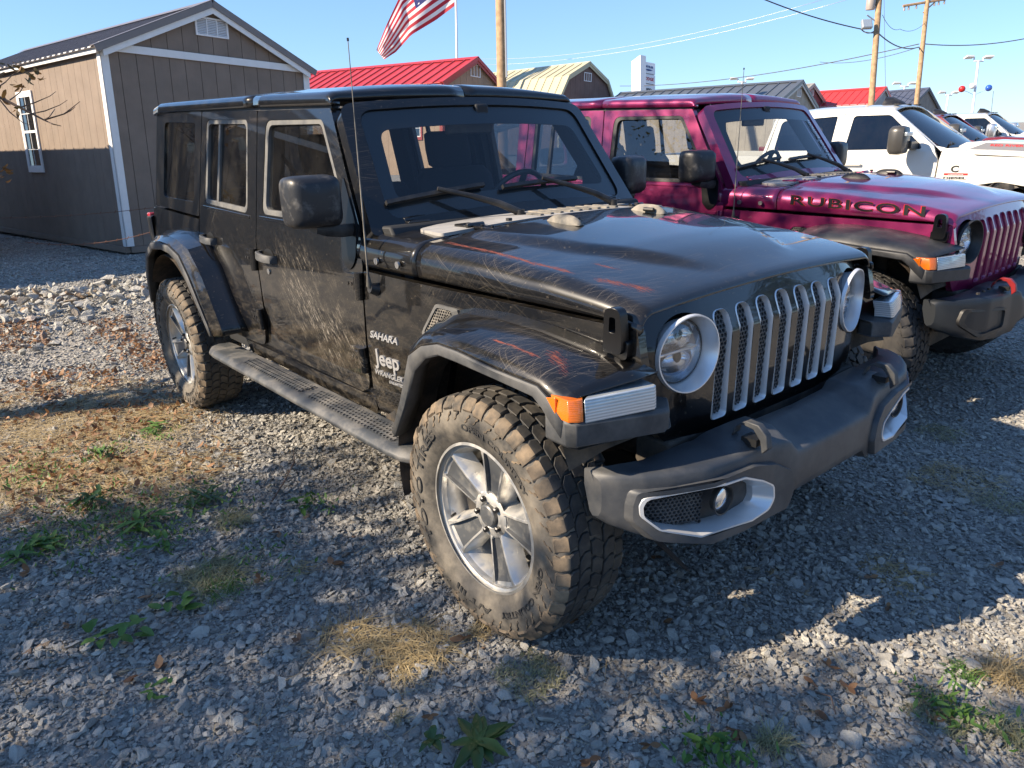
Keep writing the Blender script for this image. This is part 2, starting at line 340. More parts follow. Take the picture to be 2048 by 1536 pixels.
def fill2d(outer, holes=(), acuts=(), bcuts=()):
    bm = bmesh.new(); es = []
    for lp in [outer]+list(holes):
        q = []
        for p in lp:
            if q and (Vector(p[:2])-q[-1].co.xy).length < 1e-6: continue
            q.append(bm.verts.new((p[0], p[1], 0)))
        if (q[0].co-q[-1].co).length < 1e-6: bm.verts.remove(q.pop())
        es += [bm.edges.new((q[i], q[(i+1) % len(q)])) for i in range(len(q))]
    bmesh.ops.triangle_fill(bm, use_beauty=True, use_dissolve=False, edges=es, normal=(0, 0, 1))
    for c in acuts: bmesh.ops.bisect_plane(bm, geom=bm.verts[:]+bm.edges[:]+bm.faces[:], plane_co=(c, 0, 0), plane_no=(1, 0, 0), dist=1e-5)
    for c in bcuts: bmesh.ops.bisect_plane(bm, geom=bm.verts[:]+bm.edges[:]+bm.faces[:], plane_co=(0, c, 0), plane_no=(0, 1, 0), dist=1e-5)
    bm.verts.index_update()
    V = [(v.co.x, v.co.y) for v in bm.verts]; F = [tuple(v.index for v in f.verts) for f in bm.faces]
    E_ = [(e.verts[0].index, e.verts[1].index) for e in bm.edges if len(e.link_faces) == 1]
    bm.free(); return V, F, E_
def addpanel(mb, outer, holes, fmap, thick, d0=0.0, acuts=(), bcuts=(), mi=0):
    V, F, E_ = fill2d(outer, holes, acuts, bcuts); n = len(V)
    vs = [fmap(a, b_, d0) for a, b_ in V]+[fmap(a, b_, d0+thick) for a, b_ in V]
    fs = F+[tuple(i+n for i in f)[::-1] for f in F]+[(a, b_, b_+n, a+n) for a, b_ in E_]
    return mb.add(vs, fs, mi)
def panel(name, outer, holes, fmap, thick, mats, parent, d0=0.0, acuts=(), bcuts=(), bevel=0.003, sharp=30):
    mb = MB(); addpanel(mb, outer, holes, fmap, thick, d0, acuts, bcuts)
    return mb.build(name, mats, parent, sharp=sharp, bevel=bevel)
def lerp(x, xs, ys): return float(np.interp(x, xs, ys))
_tc = {}
def textgeo(txt, size=1.0, offset=0.0, shear=0.0, spacing=1.0):
    key = (txt, offset, shear, spacing)
    if key not in _tc:
        cu_ = bpy.data.curves.new('t', 'FONT'); cu_.body = txt; cu_.size = 1.0; cu_.offset = offset; cu_.shear = shear; cu_.space_character = spacing
        cu_.resolution_u = 3; cu_.fill_mode = 'FRONT' if False else 'FRONT'
        ob = bpy.data.objects.new('t', cu_); COL.objects.link(ob)
        dg = bpy.context.evaluated_depsgraph_get(); me = bpy.data.meshes.new_from_object(ob.evaluated_get(dg))
        bm = bmesh.new(); bm.from_mesh(me); bmesh.ops.remove_doubles(bm, verts=bm.verts, dist=1e-4)
        bm.verts.index_update()
        V = [(v.co.x, v.co.y) for v in bm.verts]; F = [tuple(v.index for v in f.verts) for f in bm.faces]
        E_ = [(e.verts[0].index, e.verts[1].index) for e in bm.edges if len(e.link_faces) == 1]
        bm.free(); bpy.data.objects.remove(ob); bpy.data.curves.remove(cu_); bpy.data.meshes.remove(me)
        _tc[key] = (V, F, E_)
    return _tc[key]
def addtext(mb, txt, fmap, a0, b0, size, width=None, thick=0.003, d0=-0.003, offset=0.0, shear=0.0, mi=0, spacing=1.0, center=False):
    V, F, E_ = textgeo(txt, 1.0, offset, shear, spacing)
    xs = [p[0] for p in V]; ys = [p[1] for p in V]; wx = max(xs)-min(xs); sx = size if width is None else width/wx
    x0 = min(xs); hy = 0.7
    n = len(V); ox = -wx*sx/2 if center else 0
    P = [(a0+ox+(p[0]-x0)*sx, b0+p[1]*size/hy*0.7) for p in V]
    vs = [fmap(a, b_, d0) for a, b_ in P]+[fmap(a, b_, d0+thick) for a, b_ in P]
    fs = F+[tuple(i+n for i in f)[::-1] for f in F]+[(a, b_, b_+n, a+n) for a, b_ in E_]
    return mb.add(vs, fs, mi)
def honeycomb(mb, inside, fmap, a0, a1, b0, b1, cell, bar, depth, d0=0.0, mi=0):
    # cell: centre spacing; ring walls between hexes
    h = cell*math.sqrt(3)/2; rows = int((b1-b0)/h)+2; cols = int((a1-a0)/cell)+2
    ro = cell/math.sqrt(3); ri = ro-bar
    for r in range(rows):
        for c in range(cols):
            x = a0+(c+(r % 2)*0.5)*cell; y = b0+r*h
            if not inside(x, y): continue
            o = [(x+ro*math.cos(R(30+60*k)), y+ro*math.sin(R(30+60*k))) for k in range(6)]
            i = [(x+ri*math.cos(R(30+60*k)), y+ri*math.sin(R(30+60*k))) for k in range(6)]
            vs = [fmap(*p, d0) for p in o]+[fmap(*p, d0) for p in i]+[fmap(*p, d0+depth) for p in i]
            fs = []
            for k in range(6):
                q = (k+1) % 6; fs += [(k, q, 6+q, 6+k), (6+k, 6+q, 12+q, 12+k)]
            mb.add(vs, fs, mi)
def inpoly(poly):
    def f(x, y):
        c = False; n = len(poly)
        for i in range(n):
            x1, y1 = poly[i]; x2, y2 = poly[i-1]
            if (y1 > y) != (y2 > y) and x < (x2-x1)*(y-y1)/(y2-y1)+x1: c = not c
        return c
    return f
def copy_tree(o, parent=None):
    c = o.copy(); COL.objects.link(c)
    if parent is not None: c.parent = parent
    for ch in list(o.children): copy_tree(ch, c)
    return c
# ---------------------------------------------------------------- off-road car (x forward, y left, z up; origin under the front axle)
def Yz(z): return lerp(z, [0.45, .5, .62, .8, 1.0, 1.12, 1.74, 1.9], [.755, .762, .772, .780, .778, .768, .652, .62])
def taper(x): return 0.0 if x < -.85 else .11*((x+.85)/1.31)**1.3
def Yb(x, z): return Yz(z)-taper(x)
def fside(s): return lambda x, z, d=0.0: (x, s*(Yb(x, z)-d), z)
def smooth(t): t = max(0.0, min(1.0, t)); return t*t*(3-2*t)
def hood_sec(x, rubicon=False, cowl=False):
    wd = .768-taper(x)
    zt = lerp(x, [-.86, -.5, -.2, .1, .3, .39, .42, .434, .442], [1.262, 1.250, 1.232, 1.200, 1.164, 1.142, 1.131, 1.123, 1.112])
    zs = lerp(x, [-.86, -.5, .42], [1.105, 1.098, 1.066]); r = lerp(x, [0, .4], [.075, .055]); c = lerp(x, [0, .45], [.032, .018])
    if x > .42: wd -= (x-.42)*.3
    out = []
    for k in range(4): out.append((wd-.002*(3-k) if k < 3 else wd, zs+(zt-c-r-zs)*k/4))
    for k in range(9):
        a = math.pi/2*k/8; out.append((wd-r+r*math.cos(a), zt-c-r+r*math.sin(a)))
    n = 26
    for k in range(1, n+1):
        y = (wd-r)*(1-k/n); z = zt-c*(y/(wd-r))**2
        if not cowl:
            bw = lerp(x, [-.5, -.33, 0, .2, .32, .40], [.56, .53, .43, .33, .25, .1])
            amp = .020*smooth((x+.52)/.1)*smooth((.40-x)/.22)
            z += amp*smooth((bw+.02-y)/.05)
        else:
            z -= .02*smooth((.60-y)/.05)
        out.append((y, z))
    return out[:-1]+[(0.0, out[-1][1])]
def gridface(mb, rows, mi=0):
    n = len(rows[0]); vs = [p for r in rows for p in r]
    fs = [(i*n+k, i*n+k+1, (i+1)*n+k+1, (i+1)*n+k) for i in range(len(rows)-1) for k in range(n-1)]
    return mb.add(vs, fs, mi)
# windshield frame plane: a = across, b = up the slope
def fws(a, b, d=0.0):
    bow = -.045*(a/.65)**2-d
    return (-.766-.581*b+.814*bow, a, 1.294+.814*b+.581*bow)

TYRE_R = .405
def wheel_parts(cfg):
    """the wheel once, axis along y, outer face towards -y; returns meshes as (name, mesh object data, parts)"""
    out = []
    prof = [(.250, -.108), (.262, -.118), (.285, -.129), (.315, -.135), (.340, -.135), (.362, -.131), (.378, -.124), (.390, -.112), (.3955, -.08), (.3970, 0)]
    prof = prof+[(r, -w_) for r, w_ in prof[::-1][1:]]
    mb = MB().lathe(prof, 96)
    out.append(('tyre', mb, [cfg.get('rubber', M['tyre'])], 40))
    tb = MB(); N_ = 44
    def tp(th, w_, r): return (r*math.cos(th), w_, r*math.sin(th))
    def block(poly, r0, r1, mi=0):
        n = len(poly); vs = [tp(a, w_, r0) for a, w_ in poly]
        cx = sum(a for a, _ in poly)/n; cw = sum(w_ for _, w_ in poly)/n
        vs += [tp(cx+(a-cx)*.99, cw+(w_-cw)*.99, r1-.002) for a, w_ in poly]
        vs += [tp(cx+(a-cx)*.93, cw+(w_-cw)*.93, r1) for a, w_ in poly]
        tb.add(vs, [tuple(range(2*n, 3*n))]+[(q*n+k, q*n+(k+1) % n, (q+1)*n+(k+1) % n, (q+1)*n+k) for q in (0, 1) for k in range(n)], mi)
    P = 2*math.pi/N_
    for k in range(N_):
        t = k*P
        for s in (-1, 1):
            long = k % 2 == 0; off = 0 if s < 0 else P/2
            t0 = t+off; e = .128 if long else .120
            a0, a1 = t0+.04*P, t0+.84*P
            secs = [(.4045, .074), (.4045, .094), (.4025, .106), (.3965, e-.010), (.386, e-.001), (.374, .1325 if long else .130), (.362 if long else .371, .1345)]
            rings = []
            for i_, (r, w_) in enumerate(secs):
                sk = -.16*P*min(1, (w_-.074)/.05); nz = .05*P*(1 if i_ % 2 else -1)
                rings.append([tp(a0+sk, s*w_, r-.003), tp(a0+sk+.08*P, s*w_, r), tp(a1+sk-.08*P+nz, s*w_, r), tp(a1+sk+nz, s*w_, r-.003), tp(a1+sk+nz+.02*P, s*(w_-.010), r-.014), tp(a0+sk-.02*P, s*(w_-.010), r-.014)])
            n0 = len(tb.f); tb.loft(rings, 1, cap=True)
            for q in range(n0, len(tb.f)):
                if q-n0 < 12: tb.mi[q] = 0
            if k % 2 == 0:
                for zz in ([(.358, .10), (.350, .34), (.342, .38), (.334, .62)], [(.355, .95), (.347, 1.2), (.338, 1.24), (.331, 1.5)]):
                    tb.loft([[tp(t0+q*P, s*w_, r) for w_, r in ((.130, rr_+.004), (.1372, rr_+.003), (.1372, rr_-.003), (.130, rr_-.004))] for rr_, q in zz], 1, cap=True)
        for j, (w0, ph, sk) in enumerate(((-.049, .0, .30), (0.0, .5, -.30), (.049, .15, .30))):
            t0 = t+ph*P; hw = .0215; l = .42*P
            block([(t0-l-sk*P*.5, w0-hw), (t0+l*.7-sk*P*.5, w0-hw), (t0+l+.10*P, w0-.003), (t0+l*.85+sk*P*.5, w0+hw), (t0-l*.95+sk*P*.5, w0+hw), (t0-l+.08*P, w0+.003)], .394, .4052)
    out.append(('tread', tb, [M['tread'], M['lug_mud']] if 'rubber' not in cfg else [cfg['rubber']]*2, 25))
    # raised sidewall lettering
    def fside_t(r0, th0):
        def f(a, b_, d=0.0):
            th = th0-a/r0; return ((r0+b_)*math.cos(th), -.1345+d*1.0-.0, (r0+b_)*math.sin(th))
        return f
    # seen from outside (-y) x runs right; angle decreasing reads clockwise
    if cfg.get('letters', True):
        for tx, r0_, th_, h_, w_ in (('TOYO TIRES', .300, 214, .040, .44), ('OPEN COUNTRY', .303, 98, .028, .33), ('OPEN COUNTRY', .300, -5, .028, .33), ('A/T III', .300, -78, .032, .18)):
            lt = MB(); addtext(lt, tx, fside_t(r0_, R(th_)), 0, 0, h_, w_, .004, -.0025, offset=.02); out.append(('sidewall_lettering', lt, [M['tread']], 40))
    # rim
    rm = MB().lathe([(.243, -.112), (.252, -.110), (.2535, -.104), (.248, -.100), (.240, -.098), (.233, -.090), (.222, -.070), (.212, -.03), (.208, .03), (.215, .09), (.25, .105)], 80)
    rm.lathe([(.241, -.0955), (.232, -.0965), (.228, -.086), (.226, -.06)], 80)
    out.append(('rim', rm, [cfg['rim']], 35))
    for k in range(5):
        sp = MB(); th0 = R(4+72*k)
        rings = []; MI = []
        st = [(.040, .030, -.066), (.066, .032, -.072), (.080, .033, -.076), (.14, .040, -.085), (.195, .050, -.092), (.218, .060, -.0945), (.236, .074, -.0945)]
        for i, (r, hw, wf) in enumerate(st):
            pd = (.001, .001, .010, .014, .013, .009, .001)[i]; rg = (.020, .018, .009, .008, .009, .014, .030)[i]
            sec = [(-hw-.016, wf+.062), (-hw, wf+.002), (-hw+.002, wf), (-hw+rg, wf), (-hw+rg+.002, wf+pd), (hw-rg-.002, wf+pd), (hw-rg, wf), (hw-.002, wf), (hw, wf+.002), (hw+.016, wf+.062)]
            rings.append([(r*math.cos(th0)-q*math.sin(th0), w_, r*math.sin(th0)+q*math.cos(th0)) for q, w_ in sec])
        sp.loft(rings, 0, cap=True)
        nfs = (len(st)-1)*10
        for i in range(len(st)-1):
            for q in (3, 4, 5):
                sp.mi[i*10+q] = 1 if 1 < i < 5 else 0
        out.append(('spoke', sp, [cfg['rim'], cfg['rim2']], 30))
    hb = MB().lathe([(.0, -.050), (.060, -.055), (.075, -.066), (.078, -.070), (.070, -.075), (.046, -.076), (.040, -.070), (.0, -.070)], 40)
    out.append(('hub', hb, [cfg['rim']], 35))
    cp = MB().lathe([(.037, -.070), (.037, -.084), (.033, -.088), (.0, -.090)], 32)
    out.append(('center_cap', cp, [M['alloy_grey']], 35))
    for k in range(5):
        th = R(40+72*k); c = (.056*math.cos(th), .056*math.sin(th))
        ln = MB().tube([(c[0], -.066, c[1]), (c[0], -.088, c[1]), (c[0], -.091, c[1])], [.010, .0095, .005], 6)
        out.append(('lug_nut', ln, [M['lug']], 30))
    va = MB(); th = R(200); a_ = Vector((math.cos(th), 0, math.sin(th)))
    va.tube([a_*.205+Vector((0, -.075, 0)), a_*.190+Vector((0, -.10, 0))], .005, 6)
    out.append(('valve', va, [M['rubber']], 30))
    bd = MB().lathe([(.04, .0), (.165, .0), (.165, .02), (.04, .02)], 48)
    out.append(('brake_disc', bd, [M['steel']], 30))
    bc_ = MB()
    for i, th in enumerate((R(150), R(165), R(180), R(195), R(210))):
        pass
    rings = [[((r)*math.cos(t_), w_, r*math.sin(t_)) for r, w_ in ((.105, -.03), (.185, -.03), (.185, .05), (.105, .05))] for t_ in (R(140), R(155), R(170), R(185), R(200))]
    bc_.loft(rings); out.append(('brake_caliper', bc_, [M['under']], 30))
    return out
_wcache = {}
def add_wheel(cfg, parent, x, yc, z, side, spin):
    key = cfg['name']
    e = empty('wheel', (x, yc, z), parent)
    e.rotation_euler = (0, spin, 0) if side < 0 else (0, -spin, math.pi)
    if key not in _wcache:
        _wcache[key] = [mb.build(n, mats, None, sharp=sh) for n, mb, mats, sh in wheel_parts(cfg)]
        parts = _wcache[key]
    else:
        parts = []
        for o in _wcache[key]:
            c = o.copy(); COL.objects.link(c); parts.append(c)
    for o in parts:
        o.parent = e
    return e

def bump_key(ay, steel=False):
    xf = lerp(ay, [0, .22, .262, .34, .47, .6, .7, .77, .815, .84], [.692, .692, .684, .668, .664, .645, .602, .556, .510, .470])
    zt = lerp(ay, [0, .222, .255, .33, .6, .77, .83, .84], [.648, .650, .690, .698, .700, .700, .696, .68])
    zb = lerp(ay, [0, .22, .27, .40, .62, .75, .815, .84], [.508, .508, .462, .456, .474, .512, .545, .57])
    return xf, zt, zb
def bumper_rows(ay, s, steel=False):
    xf, zt, zb = bump_key(ay)
    top = lerp(ay, [0, .225, .252, .33, .45, .49, .84], [.698, .698, .722, .724, .722, .706, .702])
    xr = lerp(ay, [0, .46, .52, .70, .79, .84], [.53, .51, .495, .485, .445, .41])
    xm = lerp(ay, [0, .22, .26, .45, .50, .84], [.575, .575, .625, .625, .57, .41])
    if ay > .54: xm = xr+.3*(xf-xr)
    n = 10; row = [(xr, top-.05), (xr, top-.005), (xr+.006, top), (xm, top-.003)]
    row += [(xf-.022, zt+.004), (xf-.008, zt+.0), (xf-.001, zt-.009)]
    for k in range(1, n): row.append((xf+(.004*math.sin(math.pi*k/n)), zt-.012-(zt-.024-zb)*k/n))
    row += [(xf-.008, zb+.004), (xf-.03, zb-.002), (xr+.02, zb+.01)]
    return [(x, s*ay, z) for x, z in row]
FOG_OUT = [(.788, .622), (.780, .648), (.56, .652), (.486, .650), (.40, .612), (.343, .578), (.335, .530), (.36, .503), (.44, .496), (.637, .506), (.745, .545), (.786, .590)]
def fbump(s):
    def f(y, z, d=0.0):
        xf = bump_key(y)[0]; return (xf+.004-d, s*y, z)
    return f

def build_offroader(cfg, loc, rz):
    P = cfg['paint']; root = empty(cfg['name'], loc, None, (0, 0, rz)); tag(root, cfg['label'], 'suv')
    # --- hood
    mb = MB(); xs = list(np.linspace(-.498, .405, 30))+[.418, .426, .432, .437, .441, .442]
    rows = []
    for i, x in enumerate(xs):
        sec = hood_sec(x)
        if i == len(xs)-1: sec = [(y, z-.004) for y, z in sec]
        rows.append([(x, -y, z) for y, z in sec]+[(x, y, z) for y, z in sec[::-1][1:]])
    gridface(mb, rows); hood = mb.build('hood', P, root, sharp=50, solid=.012)
    mb = MB(); rows = []
    for x in np.linspace(-.885, -.505, 14):
        sec = hood_sec(x, cowl=True); rows.append([(x, -y, z) for y, z in sec]+[(x, y, z) for y, z in sec[::-1][1:]])
    gridface(mb, rows); mb.build('cowl_side', P, root, sharp=50, solid=.012)
    # cowl vent panel (dusty plastic) with louvres
    cw = MB()
    def fc(a, b_, d=0.0): return (b_, a, 1.243+.0*b_-.018*(a/.62)**2-d)
    addpanel(cw, rp([(-.62, -.515, .02), (.62, -.515, .02), (.60, -.72, .05), (.3, -.79, .2), (-.3, -.79, .2), (-.60, -.70, .05)]), [], fc, .012, -.012, acuts=[-.4, -.2, 0, .2, .4])
    cv = cw.build('cowl_vent', M['cowl'], root, bevel=.003)
    for k in range(9):
        y = -.12+k*.055
        MB().box(-.68, -.54, y, y+.02, 1.252-.018*(y/.62)**2, 1.262-.018*(y/.62)**2).build('louvre', M['dusty_plastic'], cv, bevel=.003)
    # hood hinges and footman loops
    for s in (-1, 1):
        h = MB(); y = s*.455
        h.box(-.62, -.53, y-.035, y+.035, 1.238, 1.252); h.box(-.53, -.40, y-.022, y+.022, 1.236, 1.250); h.tube([(-.535, y-.04, 1.25), (-.535, y+.04, 1.25)], .011, 8)
        for q in (-.49, -.43): h.tube([(q, y, 1.25), (q, y, 1.256)], .008, 8)
        h.build('hood_hinge', cfg['hinge'], root, bevel=.003)
        l = MB(); y = s*.235; z0 = lerp(-.285, [-.5, -.2], [1.268, 1.250])
        rings = []
        for q in np.linspace(-1, 1, 15):
            hh = .030*(1-abs(q)**3.5); ww = .022*(1-.35*abs(q)**2)
            hole = abs(q-.25) < .22
            rings.append([(-.285+q*.09, y-ww, z0-.006), (-.285+q*.09, y-ww*.7, z0+hh*.8-.004), (-.285+q*.09, y, z0+hh-.002), (-.285+q*.09, y+ww*.7, z0+hh*.8-.004), (-.285+q*.09, y+ww, z0-.006)])
        l.loft(rings, cap=True)
        lo_ = l.build('hood_bump_stop', cfg['loop'], root, sharp=50)
        ll = MB().tube([(-.285+.05, y-s*.026-.0, z0+.01), (-.285+.0, y-s*.026, z0+.01)], .008, 8)
        ll.build('loop_opening', M['black_print'], lo_)
        n_ = MB().tube([(-.45, s*.36, 1.262), (-.45, s*.36, 1.272)], .012, 8); n_.build('washer_nozzle', M['rubber'], root)
    # hood latches at the front corners
    for s in (-1, 1):
        def fl(a, b_, d=0.0, s=s):
            x = .385+a*.80; return (x, s*(.668-(x-.41)*.10-d), .99+(b_-.985)*.84)
        lb = MB(); addpanel(lb, rp([(-.035, .985, .015), (.045, .985, .02), (.045, 1.06, .02), (.036, 1.135, .03), (-.028, 1.135, .03), (-.03, 1.05, .02)]), [rp([(-.008, 1.055, .008), (.02, 1.055, .008), (.018, 1.105, .008), (-.006, 1.105, .008)])], fl, .03, -.042)
        lt = lb.build('hood_latch', M['latch'], root, bevel=.006)
        q = MB(); addpanel(q, rp([(-.045, .965, .02), (.055, .965, .02), (.055, 1.03, .015), (-.045, 1.03, .015)]), [], fl, .03, -.028); q.build('latch_base', M['latch'], lt, bevel=.006)
    # --- windshield frame, glass
    outer = rp([(-.748, -.052, .03), (.748, -.052, .03), (.662, .535, .07), (-.662, .535, .07)], 6)
    hole = rp([(-.655, -.003, .07), (.655, -.003, .07), (.597, .495, .07), (-.597, .495, .07)], 6)
    ac = [-.6, -.5, -.4, -.3, -.2, -.1, 0, .1, .2, .3, .4, .5, .6]
    mb = MB(); addpanel(mb, outer, [hole], fws, .055, 0, acuts=ac); fr = mb.build('windshield_frame', P, root, sharp=40, bevel=.02, seg=4)
    gl = MB(); V, F, _ = fill2d(rp([(-.65, .002, .065), (.65, .002, .065), (.592, .49, .065), (-.592, .49, .065)], 6), (), ac)
    gl.add([fws(a, b_, .008) for a, b_ in V], F); ws = gl.build('windshield', M['glass_shield'], root, sharp=180)
    bd = MB(); addpanel(bd, rp([(-.655, .0, .065), (.655, .0, .065), (.597, .494, .065), (-.597, .494, .065)], 6), [rp([(-.59, .075, .06), (.59, .075, .06), (.535, .405, .06), (-.535, .405, .06)], 6)], fws, .003, .011, acuts=ac)
    bd.build('glass_border', M['black_print'], ws, bevel=0)
    if cfg.get('banner'):
        tb = MB()
        def fb(a, b_, d=0.0):
            # lettering climbing beside the right-hand edge (image right = car's left pillar)
            return fws(.600-.118*a-b_*1.0, .06+a, .004+d)
        def fb2(a, b_, d=0.0):
            A = .612-.10*a; return fws(A-b_, .44-a, .004+d)
        def fb3(a, b_, d=0.0):
            bb = .045+a; return fws(.617-.117*bb-.0-.006-b_, bb, .004+d)
        addtext(tb, cfg['banner'], lambda a, b_, d=0.0: fws(.617-.117*(.045+a)-.055+b_*-1.0+.035, .045+a, .004+d), 0, 0, .046, .36, .002, -.005, offset=.03)
        tb.build('windshield_lettering', M['white_print'], ws, bevel=0)
    # windshield hinge brackets
    for s in (-1, 1):
        h = MB().tube([(-.80, s*.60, 1.262), (-.80, s*.50, 1.268)], .014, 10); h.box(-.83, -.76, min(s*.5, s*.6), max(s*.5, s*.6), 1.24, 1.262)
        h.build('windshield_hinge', cfg['hinge'], root, bevel=.004)
    # wipers
    for (pv, tip, b0, b1) in (((-.655, -.13), (-.07, .0), (-.50, -.10), (-.0, 0)), ((-.645, .42), (0, 0), (0, 0), (0, 0))):
        y0 = pv[1]; wp = MB()
        base = Vector((pv[0], y0, 1.262)); mid = Vector(fws(y0-.30, .085, -.035)); 
        q = [base, base.lerp(mid, .25)+Vector((0, 0, .012)), base.lerp(mid, .6)+Vector((.0, 0, .010)), mid]
        wp.tube(q, [.016, .014, .011, .009], 8); wp.tube([base-Vector((0, 0, .02)), base+Vector((0, 0, .012))], .02, 10)
        wo_ = wp.build('wiper', M['rubber'], root, sharp=50)
        bl = MB(); ys = np.linspace(y0-.52, y0-.06, 9)
        bl.loft([[Vector(fws(y, .070+.028*(y-ys[0])/.46, -dd)) for dd in ()] or [Vector(fws(y, .070+.02*(y-ys[0])/.46+u_, -v_)) for u_, v_ in ((-.008, .004), (.008, .004), (.009, .020), (-.007, .020))] for y in ys])
        bl.build('wiper_blade', cfg['wiper'], wo_, sharp=40)
    # --- roof
    def zd(x): return lerp(x, [-3.55, -1.96, -1.2], [1.775, 1.732, 1.702])
    def roofrow(x, lift=0.0, edge=1.0):
        yE = .660-.004*(x+1.2)*0; z = zd(x); out = [(yE-.03, z-.004), (yE+.004, z), (yE+.010, z+.008), (yE+.008, z+.026*edge)]
        for k in range(1, 6):
            a = math.pi/2*k/5; out.append((yE+.008-.045*(1-math.cos(a)), z+(.026+.028*math.sin(a))*edge))
        for k in range(1, 9):
            y = (yE-.037)*(1-k/8); out.append((y, z+(.054+.028*(1-(y/(yE-.037))**2))*edge+lift*smooth((.58-y)/.08)*smooth(y/.06)))
        return out
    for nm, y0s, xs in (('roof_panel', None, np.linspace(-1.945, -1.215, 10)), ('hardtop_roof', None, np.linspace(-3.56, -1.955, 14))):
        sides = (-1, 1)
        if nm == 'roof_panel':
            for s in sides:
                mb = MB(); rows = []
                for i, x in enumerate(list(xs)+[-1.19, -1.172, -1.165]):
                    e = 1.0 if x <= -1.21 else {-1.19: .93, -1.172: .72, -1.165: .3}[x]
                    rows.append([(x, s*max(y, .003), z) for y, z in roofrow(x, .010*smooth((-1.2-x)/.08)*smooth((x+1.94)/.1), e)])
                gridface(mb, rows); mb.build(nm, P, root, sharp=45, solid=.015)
        else:
            mb = MB(); rows = []
            for x in xs:
                rr = roofrow(x, .006*smooth((x+3.5)/.2)*smooth((-2.0-x)/.1)); 
                if x < -3.5: rr = [(y, z-.02*(-3.5-x)/.06) for y, z in rr]
                rows.append([(x, -y, z) for y, z in rr]+[(x, y, z) for y, z in rr[::-1][1:]])
            gridface(mb, rows); mb.build(nm, P, root, sharp=45, solid=.015)
    # --- sides
    zc = [.62, .8, 1.0, 1.12, 1.3, 1.5]
    fd = rp([(-1.725, .578, .10), (-.95, .572, .03), (-.878, .60, .09), (-.860, .80), (-.848, 1.105), (-.885, 1.245), (-1.055, 1.49), (-1.185, 1.69, .02), (-1.932, 1.712, .015), (-1.886, 1.10), (-1.872, .80, .1)])
    rd = rp([(-2.20, .566, .05), (-1.955, .575, .08), (-1.888, .76, .1), (-1.894, 1.10), (-1.941, 1.714, .015), (-2.714, 1.742, .015), (-2.714, 1.06), (-2.60, 1.03, .08), (-2.47, .90, .08), (-2.36, .68, .06)])
    fw = rp([(-1.83, 1.245, .05), (-1.835, 1.668, .055), (-1.255, 1.652, .06), (-1.055, 1.37, .06), (-1.075, 1.238, .05)], 6)
    fwi = rp([(-1.798, 1.268, .04), (-1.803, 1.644, .045), (-1.268, 1.632, .05), (-1.083, 1.37, .05), (-1.10, 1.262, .04)], 6)
    rw = rp([(-2.635, 1.262, .045), (-2.645, 1.698, .045), (-2.055, 1.680, .045), (-2.012, 1.238, .045)], 6)
    rwi = rp([(-2.606, 1.285, .035), (-2.615, 1.675, .035), (-2.078, 1.658, .035), (-2.040, 1.262, .035)], 6)
    qw = rp([(-3.40, 1.272, .04), (-3.40, 1.712, .04), (-2.83, 1.690, .03), (-2.815, 1.262, .03)], 6)
    for s in (-1, 1):
        f = fside(s)
        fdo = panel('front_door', fd, [fw], f, .04, P, root, bcuts=zc, bevel=.005)
        rdo = panel('rear_door', rd, [rw], f, .04, P, root, bcuts=zc, bevel=.005)
        for door, o_, i_, nm in ((fdo, fw, fwi, 'glass_side'), (rdo, rw, rwi, 'glass_dark')):
            panel('window_trim', o_, [i_], f, .03, cfg['wtrim'], door, d0=.003, bcuts=[1.5], bevel=.002)
            g = MB(); V, F, _ = fill2d(o_, (), (), [1.3, 1.45, 1.6]); g.add([f(a, b_, .018) for a, b_ in V], F); g.build('window_glass', M[nm if s < 0 else 'glass_far'], door, sharp=180)
        panel('window_divider', [(-2.465, 1.275), (-2.465, 1.69), (-2.440, 1.69), (-2.435, 1.275)], [], f, .02, cfg['wtrim'], rdo, d0=.006, bcuts=[1.5], bevel=.002)
        # sail panel behind the pillar
        panel('mirror_sail', rp([(-1.035, 1.26, .02), (-1.04, 1.44, .01), (-.905, 1.25, .01), (-.89, 1.12, .06), (-.95, 1.07, .05), (-1.0, 1.12, .03)]), [], f, .01, M['latch'], fdo, d0=-.006, bevel=.003)
        # ledge highlight under the windows
        panel('door_sill_ledge', [(-1.86, 1.222), (-1.86, 1.238), (-1.04, 1.228), (-1.02, 1.212)], [], f, .012, P, fdo, d0=-.004, bevel=.003)
        panel('door_sill_ledge', [(-2.66, 1.236), (-2.66, 1.252), (-1.98, 1.232), (-1.98, 1.216)], [], f, .012, P, rdo, d0=-.004, bevel=.003)
        # hardtop side with flush quarter window, body quarter
        ht = panel('hardtop_side', rp([(-3.57, 1.215, .02), (-3.53, 1.774, .03), (-2.724, 1.745, .01), (-2.724, 1.186, .01)]), [qw], f, .04, P, root, bcuts=[1.3, 1.45, 1.6], bevel=.005)
        g = MB(); V, F, _ = fill2d(qw, (), (), [1.3, 1.45, 1.6]); g.add([f(a, b_, .010) for a, b_ in V], F); g.build('quarter_window', M['glass_dark' if s < 0 else 'glass_far'], ht, sharp=180)
        panel('rear_quarter', rp([(-2.724, 1.03, .0), (-2.724, 1.172, .008), (-3.60, 1.202, .02), (-3.63, .98, .05), (-3.63, .60, .03), (-3.45, .60, .03), (-3.40, .85, .1), (-3.20, 1.03, .1), (-2.85, 1.05, .02)]), [], f, .04, P, root, bcuts=zc, bevel=.006)
        # front wing side with vent
        fp = rp([(-.838, .52, .03), (-.849, .60), (-.840, 1.088, .01), (.44, 1.054, .01), (.47, .92, .02), (.30, 1.0, .05), (0, 1.03, .1), (-.14, 1.03, .1), (-.28, .95, .1), (-.36, .72, .1), (-.42, .50, .03)])
